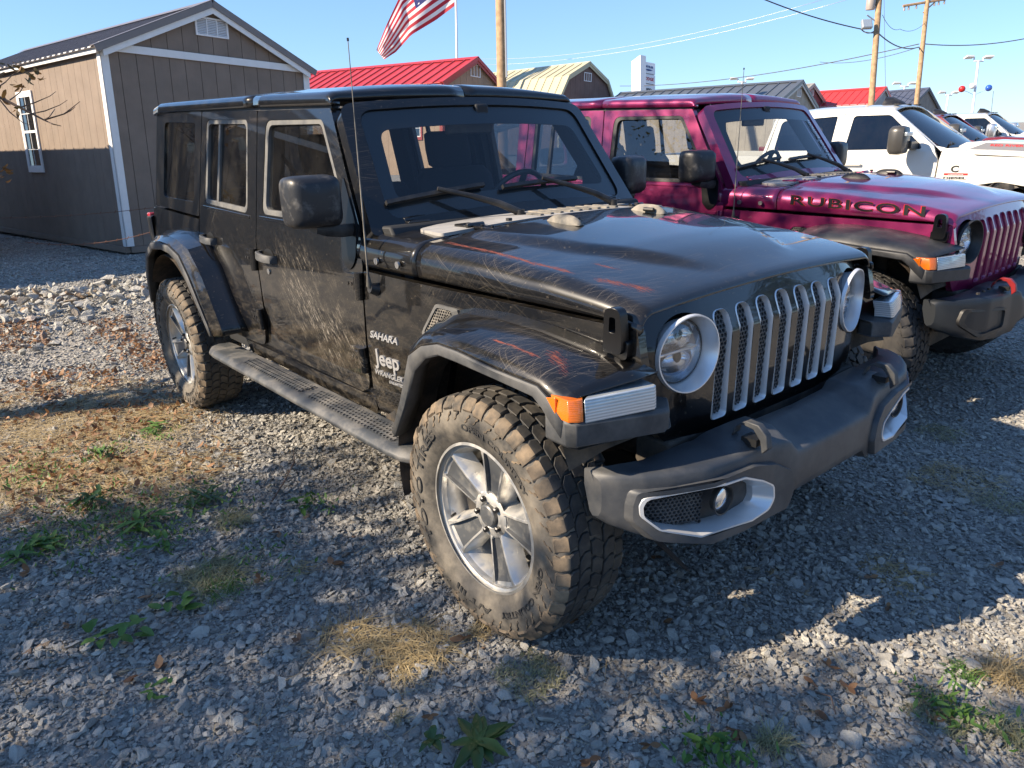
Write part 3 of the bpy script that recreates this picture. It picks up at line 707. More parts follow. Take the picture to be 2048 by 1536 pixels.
        fe = panel('front_wing', fp, [], f, .03, P, root, acuts=[-.7, -.5, -.3, -.1, .1, .3], bcuts=zc, bevel=.005)
        vp = rp([(-.475, .90, .02), (-.455, .93, .02), (-.385, 1.022, .02), (-.25, 1.018, .01), (-.33, .985, .03), (-.43, .90, .02)])
        vpi = rp([(-.458, .91, .01), (-.443, .93, .02), (-.380, 1.010, .02), (-.285, 1.008, .01), (-.345, .975, .03), (-.43, .905, .02)])
        ve = panel('fender_vent', vp, [vpi], f, .015, cfg['wtrim'] if cfg.get('vent_grey') else P, fe, d0=-.008, bevel=.003)
        hm = MB(); hc = inpoly(vpi); honeycomb(hm, lambda a, b_: hc(a, b_), lambda a, b_, d=0.0: f(a, b_, d), -.47, -.27, .89, 1.02, .0125, .0022, .006, -.004)
        hm.build('vent_mesh', M['dusty_plastic'], ve, sharp=30)
        panel('vent_back', vpi, [], f, .002, M['black_print'], ve, d0=-.001, bevel=0)
        panel('body_sill', [(-2.40, .555), (-2.72, 1.0), (-2.72, 1.19), (-.856, 1.19), (-.856, .555)], [], f, .012, P, root, d0=.016, bcuts=zc, bevel=0)
        # rocker
        panel('rocker_panel', rp([(-2.20, .50, .02), (-2.22, .56, .01), (-.845, .566, .01), (-.845, .495, .02)]), [], f, .05, P, root, bcuts=[], bevel=.006)
        # door handles, hinges, lock
        for door, hx, hz in ((fdo, -1.745, 1.055), (rdo, -2.535, 1.075)):
            hd = MB(); pts = [(hx-.085, 1.0, 0), (hx-.07, 1.0, -.028), (hx-.03, 1.0, -.038), (hx+.05, 1.0, -.038), (hx+.085, 1.0, -.022), (hx+.095, 1.0, .0)]
            rings = [[f(a, hz+u_-(a-hx)*.06, dd+v_) for u_, v_ in ((-.019, -.007), (-.015, -.011), (.015, -.011), (.019, -.007), (.017, .007), (-.017, .007))] for a, _, dd in pts]
            hd.loft(rings); ho = hd.build('door_handle', cfg['handle'], door, sharp=40)
            cup = MB(); cup.add([f(hx+.062*math.cos(t), hz-.002+.040*math.sin(t), -.0015) for t in [2*math.pi*k/24 for k in range(24)]], [tuple(range(24))]); cup.build('handle_cup', M['black_print'], ho)
        lk = MB().tube([f(-1.752, .985, .002), f(-1.752, .985, -.006)], .014, 16); lk.build('door_lock', M['steel'], fdo, sharp=40)
        for door, hx, hz in ((fdo, -.865, 1.035), (fdo, -.880, .735), (rdo, -1.91, 1.035), (rdo, -1.915, .735)):
            hg = MB(); 
            addpanel(hg, rp([(hx-.10, hz-.034, .01), (hx-.10, hz+.036, .01), (hx+.0, hz+.036, .004), (hx+.0, hz-.040, .004)]), [], f, .02, -.016)
            addpanel(hg, rp([(hx-.085, hz-.018, .008), (hx-.085, hz+.022, .008), (hx-.01, hz+.026, .004), (hx-.01, hz-.022, .004)]), [], f, .012, -.025)
            hg.tube([f(hx+.008, hz-.060, -.012), f(hx+.008, hz+.045, -.014)], .018, 12)
            for q in (-.055, -.028): hg.tube([f(hx+q, hz, -.024), f(hx+q, hz, -.028)], .007, 8)
            hg.build('door_hinge', cfg['hinge'], door, bevel=.003)
        # mirror
        mr = MB(); cx, cy_, cz = -.965, .890, 1.350
        rings = []
        for q, sc_ in ((-.062, .90), (-.055, .96), (-.01, 1.0), (.035, .97), (.060, .86), (.070, .66), (.073, .3)):
            ring = []
            for k in range(32):
                a = 2*math.pi*k/32; ca, sa = math.cos(a), math.sin(a); e = .33
                yy = math.copysign(abs(ca)**e, ca)*.098*sc_; zz = math.copysign(abs(sa)**e, sa)*.097*sc_
                ring.append((cx+q+.16*yy, s*(cy_-yy), cz+zz+.06*yy*0))
            rings.append(ring)
        mr.loft(rings); mo = mr.build('door_mirror', cfg['mirror'], root, sharp=50)
        ar = MB(); ar.loft([[(x_+dx, s*y_, z_+dz) for dx, dz in ((-.035, -.018), (-.03, .02), (.03, .024), (.038, .0), (.03, -.024))] for x_, y_, z_ in ((-.965, .90, 1.258), (-.965, .86, 1.244), (-.955, .80, 1.236), (-.955, .735, 1.236))]); ar.build('mirror_arm', M['rubber'], mo, sharp=40)
        mg = MB(); ring = [(cx-.0625+.16*yy, s*(cy_-yy), cz+zz) for yy, zz in [(math.copysign(abs(math.cos(a))**.33, math.cos(a))*.083, math.copysign(abs(math.sin(a))**.33, math.sin(a))*.082) for a in [2*math.pi*k/32 for k in range(32)]]]
        mg.add(ring, [tuple(range(32))]); mg.build('mirror_glass', M['reflector'], mo)
        # --- flares
        def yo(x, y): return s*y
        st = []  # (B, T, S, I) as (x, z, y)
        FB = [(-.430, .565), (-.345, .70), (-.263, .848), (-.195, .903), (-.117, .929), (-.023, .926), (.155, .915), (.314, .903), (.349, .878), (.383, .845), (.422, .812)]
        FT = [(-.452, .582), (-.378, .72), (-.293, .893), (-.215, .940), (-.122, .964), (-.020, .962), (.157, .945), (.333, .937), (.372, .915), (.405, .885), (.432, .865)]
        FS = [(-.462, .60), (-.395, .74), (-.318, .925), (-.240, .974), (-.145, .996), (-.02, 1.000), (.170, .990), (.342, .966), (.385, .950), (.420, .935), (.448, .927)]
        FI = [(-.475, .62), (-.43, .76), (-.375, .955), (-.30, 1.005), (-.19, 1.030), (-.03, 1.035), (.15, 1.022), (.30, 1.0), (.37, .985), (.44, .965), (.505, .948)]
        yI = [.77, .768, .764, .758, .75, .735, .715, .70, .69, .682, .675]
        pr, tr = [], []
        for k in range(11):
            b_, t_, s_, i_ = FB[k], FT[k], FS[k], FI[k]; Y = yI[k]; ob = .935 if k > 1 else .928
            i0 = (i_[0], s*(Y-.02), i_[1]+.004)
            def mixp(p, q, u_): return p*(1-u_)+q*u_
            sh = (s_[0], .895, s_[1])
            pr.append([i0, (mixp(i_[0], s_[0], .25), s*mixp(Y, .895, .25), mixp(i_[1], s_[1], .18)), (mixp(i_[0], s_[0], .8), s*mixp(Y, .895, .8), mixp(i_[1], s_[1], .72)), (s_[0], s*.898, s_[1]),
                       (mixp(s_[0], t_[0], .35), s*.916, mixp(s_[1], t_[1], .3)), (mixp(s_[0], t_[0], .75), s*(ob-.007), mixp(s_[1], t_[1], .75)), (t_[0], s*(ob-.004), t_[1])])
            tr.append([(t_[0], s*(ob-.012), t_[1]+.002), (t_[0], s*(ob+.001), t_[1]), (mixp(t_[0], b_[0], .15), s*(ob+.005), mixp(t_[1], b_[1], .15)), (mixp(t_[0], b_[0], .85), s*(ob+.004), mixp(t_[1], b_[1], .85)), (b_[0], s*(ob-.002), b_[1]), (b_[0]+.004, s*(ob-.03), b_[1]+.006), (b_[0]+.004, s*(ob-.06), b_[1]+.02)])
        mb = MB(); gridface(mb, pr); fo = mb.build('fender_flare', cfg['flare'], root, sharp=24, solid=.006)
        mb = MB(); gridface(mb, tr); mb.build('flare_trim', cfg['ftrim'], fo, sharp=40, solid=.006)
        # nose block and lamps
        def fn(a, b_, d=0.0, s=s): return (a, s*b_, 0)
        nose = [(.36, .934), (.44, .938), (.468, .925), (.545, .672), (.548, .655), (.50, .60), (.44, .62), (.36, .80)]
        nb = MB(); zt_, zm = [], []
        rings = [[(x*.985+.008, s*(y-.01), .792+ (.012 if y < .7 else 0)) for x, y in nose], [(x, s*y, .803+(-.005 if y < .7 else 0)) for x, y in nose], [(x, s*y, .862+(-.012 if y < .7 else 0)) for x, y in nose], [(x-.010, s*(y-.006), .872+(-.012 if y < .7 else 0)) for x, y in nose]]
        nb.loft(rings); nb.build('flare_nose', cfg['ftrim'], fo, sharp=40, bevel=.004)
        # lamp sits on the nose
        A0, A1 = Vector((.352, .9345)), Vector((.452, .930)); A2 = Vector((.474, .898)); B1 = Vector((.531, .690))
        def lampring(pts, z0, z1, lean=.010):
            c = sum((Vector(p) for p in pts), Vector((0, 0)))/len(pts)
            return [[(p[0], s*p[1], z0) for p in pts], [(p[0]-.002, s*(p[1]-.001), z0+(z1-z0)*.5) for p in pts], [(p[0]-lean, s*(p[1]-lean*.7), z1) for p in pts]]
        am = MB(); am.loft(lampring([(.385, .934), (.452, .937), (.468, .920), (.473, .905), (.44, .87), (.40, .88)], .868, .924)); 
        # side wedge of the amber lamp sweeping up the flare
        am.loft([[(.360, s*.936, .915), (.360, s*.936, .895), (.365, s*.90, .905)], [(.405, s*.9385, .925), (.405, s*.9385, .866), (.405, s*.90, .90)]])
        am.build('marker_lamp', M['amber'], fo, sharp=40, bevel=.002)
        dl = MB(); dl.loft(lampring([(.475, .902), (.533, .700), (.528, .685), (.47, .67), (.44, .84)], .862, .924)); dl.build('running_lamp', M['drl'], fo, sharp=40, bevel=.003)
        # rear flare
        RB = [(-3.42, .62), (-3.37, .78), (-3.26, .92), (-3.12, .985), (-2.95, 1.0), (-2.80, .992), (-2.66, .955), (-2.55, .86), (-2.445, .745), (-2.365, .645), (-2.325, .592)]
        RT = [(-3.45, .63), (-3.40, .80), (-3.28, .955), (-3.13, 1.025), (-2.95, 1.040), (-2.78, 1.035), (-2.62, .995), (-2.51, .895), (-2.405, .755), (-2.325, .650), (-2.295, .594)]
        RS = [(-3.47, .64), (-3.42, .82), (-3.30, .985), (-3.14, 1.060), (-2.95, 1.078), (-2.75, 1.072), (-2.57, 1.030), (-2.43, .92), (-2.315, .765), (-2.235, .655), (-2.205, .605)]
        RI = [(-3.50, .65), (-3.46, .84), (-3.33, 1.02), (-3.16, 1.095), (-2.95, 1.112), (-2.74, 1.105), (-2.53, 1.055), (-2.385, .935), (-2.275, .78), (-2.185, .665), (-2.15, .620)]
        pr, tr = [], []
        for k in range(11):
            b_, t_, s_, i_ = RB[k], RT[k], RS[k], RI[k]; ob = [.915, .925, .933, .935, .935, .935, .935, .935, .933, .93, .928][k]
            pr.append([(i_[0], s*.755, i_[1]), (mixp(i_[0], s_[0], .5), s*.82, mixp(i_[1], s_[1], .35)), (mixp(i_[0], s_[0], .97), s*.880, mixp(i_[1], s_[1], .95)), (s_[0], s*.893, s_[1]), (mixp(s_[0], t_[0], .35), s*.906, mixp(s_[1], t_[1], .38)), (mixp(s_[0], t_[0], .8), s*(ob-.008), mixp(s_[1], t_[1], .8)), (t_[0], s*(ob-.004), t_[1])])
            tr.append([(t_[0], s*(ob-.012), t_[1]+.002), (t_[0], s*(ob+.001), t_[1]), (mixp(t_[0], b_[0], .15), s*(ob+.005), mixp(t_[1], b_[1], .15)), (mixp(t_[0], b_[0], .85), s*(ob+.004), mixp(t_[1], b_[1], .85)), (b_[0], s*(ob-.002), b_[1]), (b_[0], s*(ob-.03), b_[1]+.006), (b_[0], s*(ob-.06), b_[1]+.02)])
        mb = MB(); gridface(mb, pr); fo = mb.build('fender_flare', cfg['flare'], root, sharp=24, solid=.006)
        mb = MB(); gridface(mb, tr); mb.build('flare_trim', cfg['ftrim'], fo, sharp=40, solid=.006)
        # wheel wells
        for cx_, nm in ((.02, 'front'), (-2.985, 'rear')):
            rows = []
            for k in range(17):
                a = .52+(math.pi*1.08-.52)*k/16; rr_ = .52 if nm == 'front' else .50
                x = cx_+rr_*math.cos(a)*(.93 if nm == 'front' else .98); z = .45+rr_*math.sin(a)*1.02
                x = min(x, .42) if nm == 'front' else x
                rows.append([(x, s*.905, z+.0), (x, s*.76, z+.02), (x, s*.55, z+.02), (x, s*.47, z-.04)])
            mb = MB(); gridface(mb, rows); mb.add([p for p in [(r_[3][0], r_[3][1], r_[3][2]) for r_ in rows]], [tuple(range(17))])
            mb.build('wheel_well', M['mudwell'], root, sharp=60)
        # side step
        if cfg.get('step', True):
            stp = MB(); xs_ = [-2.425, -2.41, -2.36, -2.28, -.50, -.41, -.36, -.345]
            wi = [.3, .62, .9, 1, 1, .9, .62, .3]
            rings = []
            for x, q in zip(xs_, wi):
                yo_, yi_ = .862+.082*q, .80-.02*q
                rings.append([(x, s*yi_, .485), (x, s*yi_, .510), (x, s*(yo_-.035), .516), (x, s*(yo_-.012), .508), (x, s*yo_, .494), (x, s*(yo_-.004), .478), (x, s*(yo_-.025), .466), (x, s*yi_, .468)])
            stp.loft(rings); sto = stp.build('side_step', M['step'], root, sharp=40, bevel=.004)
            for x0_, x1_ in ((-1.95, -1.30), (-1.22, -.50)):
                hm = MB(); honeycomb(hm, lambda a, b_: x0_ < a < x1_ and .815 < b_ < .905, lambda a, b_, d=0.0: (a, s*b_, .522-.10*max(0, b_-.87)-d), x0_, x1_, .81, .91, .024, .0055, .004)
                hm.build('step_pad', M['step'], sto, sharp=30)
            for x in (-2.15, -1.45, -.75):
                br = MB(); br.box(x-.035, x+.035, min(s*.60, s*.83), max(s*.60, s*.83), .462, .476); br.box(x-.04, x+.04, min(s*.74, s*.76), max(s*.74, s*.76), .46, .56)
                br.build('step_bracket', M['under'], sto, bevel=.003)
        # tail lamp
        tl = MB(); tl.loft([[(-3.70, s*y, z), (-3.60, s*y, z)] [::-1]+[(-3.60, s*(y-.07), z), (-3.70, s*(y-.07), z)] for y, z in ((.765, .955), (.785, .965), (.785, 1.135), (.765, 1.145))])
        tlo = tl.build('tail_lamp', M['rubber'], root, bevel=.006)
        MB().box(-3.712, -3.65, min(s*.71, s*.779), max(s*.71, s*.779), 1.10, 1.16).build('lamp_lens', M['red_lens'], tlo, bevel=.01)
        MB().box(-3.712, -3.65, min(s*.71, s*.779), max(s*.71, s*.779), .935, .985).build('lamp_lens', M['red_lens'], tlo, bevel=.01)
        # rear bumper end
        MB().box(-3.80, -3.62, min(s*.35, s*.80), max(s*.35, s*.80), .56, .70).build('rear_bumper_end', cfg['ftrim'], root, bevel=.03, seg=3)
    for s in (-1, 1): panel('drip_rail', [(-3.53, 1.755), (-1.20, 1.686), (-1.20, 1.712), (-3.53, 1.792)], [], fside(s), .03, M['rubber'], root, d0=.012, bevel=0)
    # marks on the right side
    f = fside(-1)
    if cfg.get('side_text'):
        for tx, a0, b0, w_, h_, off, shr in (('SAHARA', -.815, .832, .185, .040, .01, .25), ('Jeep', -.800, .728, .165, .088, .016, 0), ('WRANGLER', -.808, .682, .185, .030, .01, .25), ('UNLIMITED', -.715, .662, .092, .016, .01, .2)):
            tb = MB(); addtext(tb, tx, lambda a, b_, d=0.0: f(a, b_, d), a0, b0, h_, w_, .006, -.005, offset=off, shear=shr)
            tb.build('badge', M['badge'], root, sharp=40)
    if cfg.get('hood_text'):
        def fh(a, b_, d=0.0):
            x = a; return (x, -(.768-taper(x)+.001-d), b_-(x+.3)*.055)
        for tx, d_, mt_, grow in ((cfg['hood_text'], -.0015, M['black_print'], 0.016), (cfg['hood_text'], -.0008, M['red_print'], .032)):
            tb = MB(); addtext(tb, tx, fh, -.415, 1.128, .074, .715, .002, d_, offset=grow, spacing=1.12)
            tb.build('hood_lettering', mt_, root, sharp=40)
        # hood heat vents
        for s in (-1, 1):
            vn = MB(); vn.loft([[(x, s*y, 1.222+z_-(x+.1)*.15) for y, z_ in ((.26-w_, .002), (.26, .006), (.26+w_, .0))] for x, w_ in ((-.22, .01), (-.15, .05), (.05, .06), (.16, .03), (.2, .005))])
            vn.build('hood_vent', M['rubber'], root, sharp=40)
    an = MB(); an.tube([(-.755, -.775, 1.030), (-.752, -.800, 1.045), (-.750, -.803, 1.10), (-.742, -.800, 1.80), (-.741, -.800, 1.885)], [.012, .012, .0035, .0016, .0016], 6)
    ao = an.build('antenna', M['dusty_plastic'], root, sharp=60)
    MB().tube([(-.741, -.800, 1.882), (-.741, -.800, 1.892)], .004, 6).build('antenna_tip', M['rubber'], ao)
    MB().tube([(-.750, -.770, 1.028), (-.752, -.800, 1.036)], [.026, .018], 14).build('antenna_base', M['rubber'], ao, sharp=50)
    MB().tube([(-.735, -.7665, 1.135), (-.735, -.775, 1.135)], .013, 10).build('body_bolt', M['steel'], root, sharp=50)
    MB().tube([(-.595, -.762, 1.135), (-.595, -.770, 1.135)], .013, 10).build('body_bolt', M['steel'], root, sharp=50)
    # --- grille
    def fg(a, b_, d=0.0):
        x = lerp(b_, [.64, .70, .97, .99, 1.12], [.462, .478, .490, .487, .436])-.06*(abs(a)/.62)**5-d
        return (x, a, b_)
    go = rp([(-.60, 1.082, .03), (-.40, 1.104, .1), (0, 1.114, .4), (.40, 1.104, .1), (.60, 1.082, .03), (.630, .97, .1), (.620, .84, .1), (.555, .70, .10), (.46, .655, .05), (-.46, .655, .05), (-.555, .70, .10), (-.620, .84, .1), (-.630, .97, .1)], 6)
    slots = []
    for i in range(7):
        y = (i-3)*.109
        slots.append(rp([(y-.036, .722, .016), (y+.036, .722, .016), (y+.036, 1.0, .02), (y+.036, 1.070-abs(y)*.03, .030), (y-.036, 1.070-abs(y)*.03, .030), (y-.036, 1.0, .02)], 5))
    hls = [[(c+.114*math.cos(2*math.pi*k/40), .957+.114*math.sin(2*math.pi*k/40)) for k in range(40)] for c in (-.478, .478)]
    mb = MB(); addpanel(mb, go, slots+hls, fg, .03, 0, acuts=[-.6, -.57, -.53, -.45, -.35, .35, .45, .53, .57, .6], bcuts=[.70, .85, .98, 1.0, 1.02, 1.05])
    gr = mb.build('grille', P, root, sharp=40, bevel=.006, seg=3)
    for sl in slots:
        cy0 = sum(p[0] for p in sl)/len(sl); cz0 = .893
        inn = [(cy0+(a-cy0)*.84, cz0+(b_-cz0)*(.945)) for a, b_ in sl]; mid = [(cy0+(a-cy0)*.89, cz0+(b_-cz0)*.975) for a, b_ in sl]
        lo = MB(); lo.loft([[fg(a, b_, .001) for a, b_ in sl], [fg(a, b_, -.004) for a, b_ in [(cy0+(a-cy0)*.95, cz0+(b_-cz0)*.992) for a, b_ in sl]], [fg(a, b_, .004) for a, b_ in mid], [fg(a, b_, .022) for a, b_ in inn]], cap=False)
        lo.build('grille_insert', cfg['insert'], gr, sharp=40)
    hm = MB()
    for sl in slots:
        ip = inpoly(sl); honeycomb(hm, ip, fg, min(p[0] for p in sl), max(p[0] for p in sl), .72, 1.07, .0150, .0026, .012, .017)
    kindof(hm.build('grille_mesh', M['mesh'], gr, sharp=30), 'stuff')
    MB().box(.36, .40, -.42, .42, .66, 1.07).build('radiator', M['black_print'], root)
    # --- headlights
    for s in (-1, 1):
        c = s*.478
        def ring(r, x, n=48, c=c): return [(fg(c+r*math.cos(2*math.pi*k/n), .957+r*math.sin(2*math.pi*k/n), 0)[0]*0+x+(fg(c+r*math.cos(2*math.pi*k/n), .957, 0)[0]-.478)*.9, c+r*math.cos(2*math.pi*k/n), .957+r*math.sin(2*math.pi*k/n)) for k in range(n)]
        hb = MB().loft([ring(.1155, .476), ring(.1135, .488), ring(.110, .488), ring(.107, .482), ring(.0965, .436), ring(.095, .428)], cap=False)
        ho = hb.build('headlight', cfg['bezel'], root, sharp=40)
        bw = MB().loft([ring(.095, .430), ring(.0945, .440), ring(.089, .440)], cap=False); bw.build('lamp_housing', M['rubber'], ho, sharp=50); MB().loft([ring(.089, .438), ring(.083, .41), ring(.06, .385), ring(.03, .375), ring(.002, .373)], cap=False).build('lamp_bowl', M['reflector'], ho, sharp=60)
        rf = MB()
        for k, (dy, dz) in enumerate(((0, .034), (0, -.034))):
            rr = []
            for r, x in ((.062, .425), (.055, .400), (.035, .385), (.002, .380)):
                rr.append([(x, c+r*math.cos(t)*1.1, .957+dz+(r*.5)*math.sin(t)) for t in [2*math.pi*q/24 for q in range(24)]])
            rf.loft(rr, cap=False)
        rf.build('lamp_reflector', M['reflector'], ho, sharp=60)
        MB().box(.41, .434, c-.086, c+.086, .953, .961).build('lamp_bar', M['silver'], ho, bevel=.002)
        MB().lathe([(.0, .432), (.012, .43), (.020, .415)], 16, axis='x', center=(0, c, .957+.030)).build('projector', M['lens'], ho)
        ln = MB().loft([ring(.0925, .440), ring(.078, .449), ring(.05, .456), ring(.02, .459), ring(.001, .4595)], cap=False); ln.build('lamp_glass', M['lens'], ho, sharp=180)
    # --- bumper
    for s in (-1, 1):
        pass
    ay = [0, .10, .19, .22, .235, .25, .265, .28, .30, .32]+list(np.arange(.335, .785, .0150))+[.788, .798, .808, .817, .825, .832, .837, .839]
    rows = [bumper_rows(a, -1) for a in ay[::-1]]+[bumper_rows(a, 1) for a in ay[1:]]
    mb = MB(); fin = inpoly(FOG_OUT) if not cfg.get('steel') else (lambda a, b_: False)
    n = len(rows[0]); vs = [p for r in rows for p in r]; fs = []
    for i in range(len(rows)-1):
        for k in range(n-1):
            q = (i*n+k, i*n+k+1, (i+1)*n+k+1, (i+1)*n+k)
            cyy = sum(vs[j][1] for j in q)/4; czz = sum(vs[j][2] for j in q)/4
            if 6 < k < n-4 and fin(abs(cyy), czz): continue
            fs.append(q)
    mb.add(vs, fs); mb.add(rows[0], [tuple(range(n))]); mb.add(rows[-1], [tuple(range(n))])
    bmp = mb.build('front_bumper', cfg['bumper'], root, sharp=48)
    for s in (-1, 1):
        f = fbump(s)
        # raised brow over the lamp opening
        if not cfg.get('steel'):
            c0 = (.56, .575)
            def sc(k, dz=0.0): return [(c0[0]+(a-c0[0])*k[0], c0[1]+(b_-c0[1])*k[1]) for a, b_ in rp([(p[0], p[1], .03) for p in FOG_OUT], 4)]
            POD = rp([(.805, .622, .02), (.797, .664, .02), (.56, .668, .03), (.44, .670, .04), (.33, .642, .04), (.262, .603, .03), (.246, .54, .03), (.268, .480, .03), (.36, .472, .03), (.60, .474, .03), (.755, .512, .03), (.805, .575, .03)], 5); F2_ = rp([(p[0], p[1], .03) for p in FOG_OUT], 4); F0 = sc((1.07, 1.16)); F1 = sc((1.05, 1.12)); F2 = sc((1.0, 1.0)); F3 = sc((.965, .915)); F4 = [(.575+(a-.56)*.84, .577+(b_-.574)*.80) for a, b_ in F2]
            mb = MB(); kx = lambda k: [(.54+(a-.54)*k, .57+(b_-.57)*k) for a, b_ in POD]; V, F, E_ = fill2d(kx(.97), [F2_], acuts=[.30, .36, .42, .48, .54, .60, .66, .72, .77]); mb.add([f(a, b_, -.018) for a, b_ in V], F); mb.loft([[f(a, b_, .010) for a, b_ in POD], [f(a, b_, -.010) for a, b_ in kx(.99)], [f(a, b_, -.018) for a, b_ in kx(.97)]], cap=False); mb.loft([[f(a, b_, -.018) for a, b_ in F2_], [f(a, b_, -.002) for a, b_ in F2_]], cap=False); mb.build('lamp_surround', cfg['bumper'], bmp, sharp=40)
            mb = MB(); mb.loft([[f(a, b_, -.002) for a, b_ in F2], [f(a, b_, -.021) for a, b_ in sc((.995, .99))], [f(a, b_, -.021) for a, b_ in F3], [f(a, b_, .020) for a, b_ in F4], [f(a, b_, .05) for a, b_ in F4]], cap=False); fb_ = mb.build('fog_lamp_bezel', M['insert'], bmp, sharp=40)
            F5 = [(.575+(a-.56)*.86, .577+(b_-.574)*.83) for a, b_ in F2]
            mb = MB(); mb.add([f(a, b_, .040) for a, b_ in F5], [tuple(range(len(F5)))]); mb.build('fog_lamp_recess', M['plastic'], fb_, sharp=60)
            hm = MB(); ip = inpoly([(.76, .545), (.765, .62), (.60, .622), (.60, .53)]); i2 = inpoly(F4)
            honeycomb(hm, lambda a, b_: ip(a, b_) and i2(a, b_), f, .59, .77, .51, .64, .012, .002, .010, .026); hm.build('fog_lamp_mesh', M['plastic'], fb_, sharp=30)
            cxx = f(.54, .58)[0]
            MB().lathe([(.046, cxx-.008), (.044, cxx-.004), (.040, cxx-.006), (.036, cxx-.028)], 28, axis='x', center=(0, s*.535, .582)).build('fog_lamp_ring', M['rubber'], fb_, sharp=40)
            MB().lathe([(.037, cxx-.020), (.03, cxx-.013), (.015, cxx-.010), (.0005, cxx-.009)], 28, axis='x', center=(0, s*.535, .582)).build('fog_lamp', M['reflector'], fb_, sharp=60)
        else:
            mb = MB(); O_ = rp([(.44, .52, .03), (.44, .63, .03), (.76, .66, .03), (.78, .58, .04), (.66, .50, .04)]); I_ = [(.60+(a-.60)*.86, .58+(b_-.58)*.80) for a, b_ in O_]
            mb.loft([[f(a, b_, .004) for a, b_ in O_], [f(a, b_, -.014) for a, b_ in O_], [f(a, b_, -.014) for a, b_ in I_], [f(a, b_, .012) for a, b_ in I_]], cap=False); mb.add([f(a, b_, -.002) for a, b_ in I_], [tuple(range(len(I_)))])
            mb.build('bumper_recess', M['rubber'], bmp, sharp=40)
            for q in (.50, .58, .66): MB().tube([(.60, s*q, .722), (.60, s*q, .732)], .010, 6).build('bumper_bolt', M['rubber'], bmp)
        # tow hook
        hk = MB(); y = s*.395
        pts = [(.585, y, .725), (.592, y, .752), (.618, y, .768), (.655, y, .764), (.680, y, .738), (.688, y, .700)]
        rings = [[(p[0]+dx_, p[1]+dy_, p[2]+dz_) for dx_, dy_, dz_ in ((-w_*.4, -.013, -w_*.5), (-w_*.4, .013, -w_*.5), (w_*.5, .013, w_*.5), (w_*.5, -.013, w_*.5))] for p, w_ in zip(pts, (.016, .014, .014, .017, .020, .020))]
        hk.loft(rings); hk.build('tow_hook', cfg['hook'], bmp, sharp=45, bevel=.004)
        MB().box(.62, .668, y-.024, y+.024, .71, .7315).build('hook_slot', M['black_print'], bmp)
    # --- dark bodywork below and behind
    ub = MB(); ub.box(-3.62, .35, -.50, .50, .36, .46); ub.box(-3.5, .52, -.44, -.36, .44, .56); ub.box(-3.5, .52, .36, .44, .44, .56)
    ub.box(-.60, .40, -.44, .44, .56, 1.04); ub.box(.34, .47, -.55, .55, .55, .70); ub.box(-3.60, -2.2, -.56, .56, .46, .60)
    ub.build('chassis', M['under'], root, bevel=.01)
    fl = MB(); fl.box(-3.60, -.60, -.74, .74, .50, .56); fl.box(-.66, -.60, -.70, .70, .56, 1.22); fl.build('floor_pan', M['dark'], root)
    for x in (.02, -2.985):
        ax = MB().tube([(x, -.70, .415), (x, .70, .415)], .045, 12); ax.lathe([(.01, -.10), (.13, -.08), (.15, 0), (.13, .08), (.01, .10)], 20, axis='x', center=(x, .12 if x > -1 else 0, .41)); ax.build('axle', M['under'], root, sharp=50)
    tb_ = MB().tube([(.17, -.62, .43), (.19, .60, .47)], .02, 8); tb_.tube([(.24, -.5, .52), (.24, .5, .50)], .018, 8); tb_.tube([(.02, -.66, .42), (.08, -.60, .80), (.08, -.58, .92)], [.03, .035, .035], 10); tb_.build('steering_linkage', M['under'], root, sharp=50)
    # tailgate
    def ft(a, b_, d=0.0): return (-3.60+d, a, b_)
    panel('tailgate', [(-.76, .60), (.76, .60), (.755, 1.2), (-.755, 1.2)], [], ft, .05, P, root, bevel=.006)
    panel('hardtop_rear', [(-.745, 1.205), (.745, 1.205), (.64, 1.765), (-.64, 1.765)], [rp([(-.62, 1.28, .05), (.62, 1.28, .05), (.56, 1.68, .05), (-.56, 1.68, .05)])], ft, .05, P, root, bevel=.006)
    g = MB(); g.add([ft(a, b_, .02) for a, b_ in rp([(-.62, 1.28, .05), (.62, 1.28, .05), (.56, 1.68, .05), (-.56, 1.68, .05)])], [tuple(range(24))]); g.build('rear_window', M['glass_side' if cfg.get('clear_rear') else 'glass_dark'], root)
    # --- interior
    for s in (-1, 1):
        f = fside(s)
        for o_, h_ in ((fd, fw), (rd, rw)):
            panel('door_card', o_, [h_], f, .04, M['dark'], root, d0=.045, bcuts=[1.12], bevel=0)
        panel('pillar_trim', [(-1.98, 1.1), (-1.98, 1.72), (-1.89, 1.72), (-1.84, 1.1)], [], f, .03, M['dark'], root, d0=.09, bevel=0)
        panel('pillar_trim', [(-2.82, 1.1), (-2.82, 1.74), (-2.66, 1.74), (-2.66, 1.1)], [], f, .03, M['dark'], root, d0=.05, bevel=0)
        rb = MB().tube([(-1.26, s*.57, 1.655), (-2.0, s*.57, 1.685), (-2.75, s*.57, 1.70), (-3.3, s*.60, 1.60), (-3.5, s*.62, 1.2)], .03, 10); rb.tube([(-1.93, s*.57, 1.68), (-1.90, s*.66, 1.1), (-1.9, s*.66, .6)], .03, 10)
        rb.build('roll_bar', M['dark'], root, sharp=60)
        panel('hardtop_lining', rp([(-3.56, 1.215, .02), (-3.52, 1.76, .03), (-2.724, 1.74, .01), (-2.724, 1.186, .01)]), [qw], f, .03, M['dark'], root, d0=.045, bcuts=[1.4], bevel=0)
        panel('tub_lining', [(-3.58, .55), (-3.58, 1.2), (-2.724, 1.17), (-2.724, .55)], [], f, .02, M['dark'], root, d0=.10, bevel=0)
    MB().tube([(-1.95, -.57, 1.68), (-1.95, .57, 1.68)], .03, 10).build('roll_bar', M['dark'], root, sharp=60)
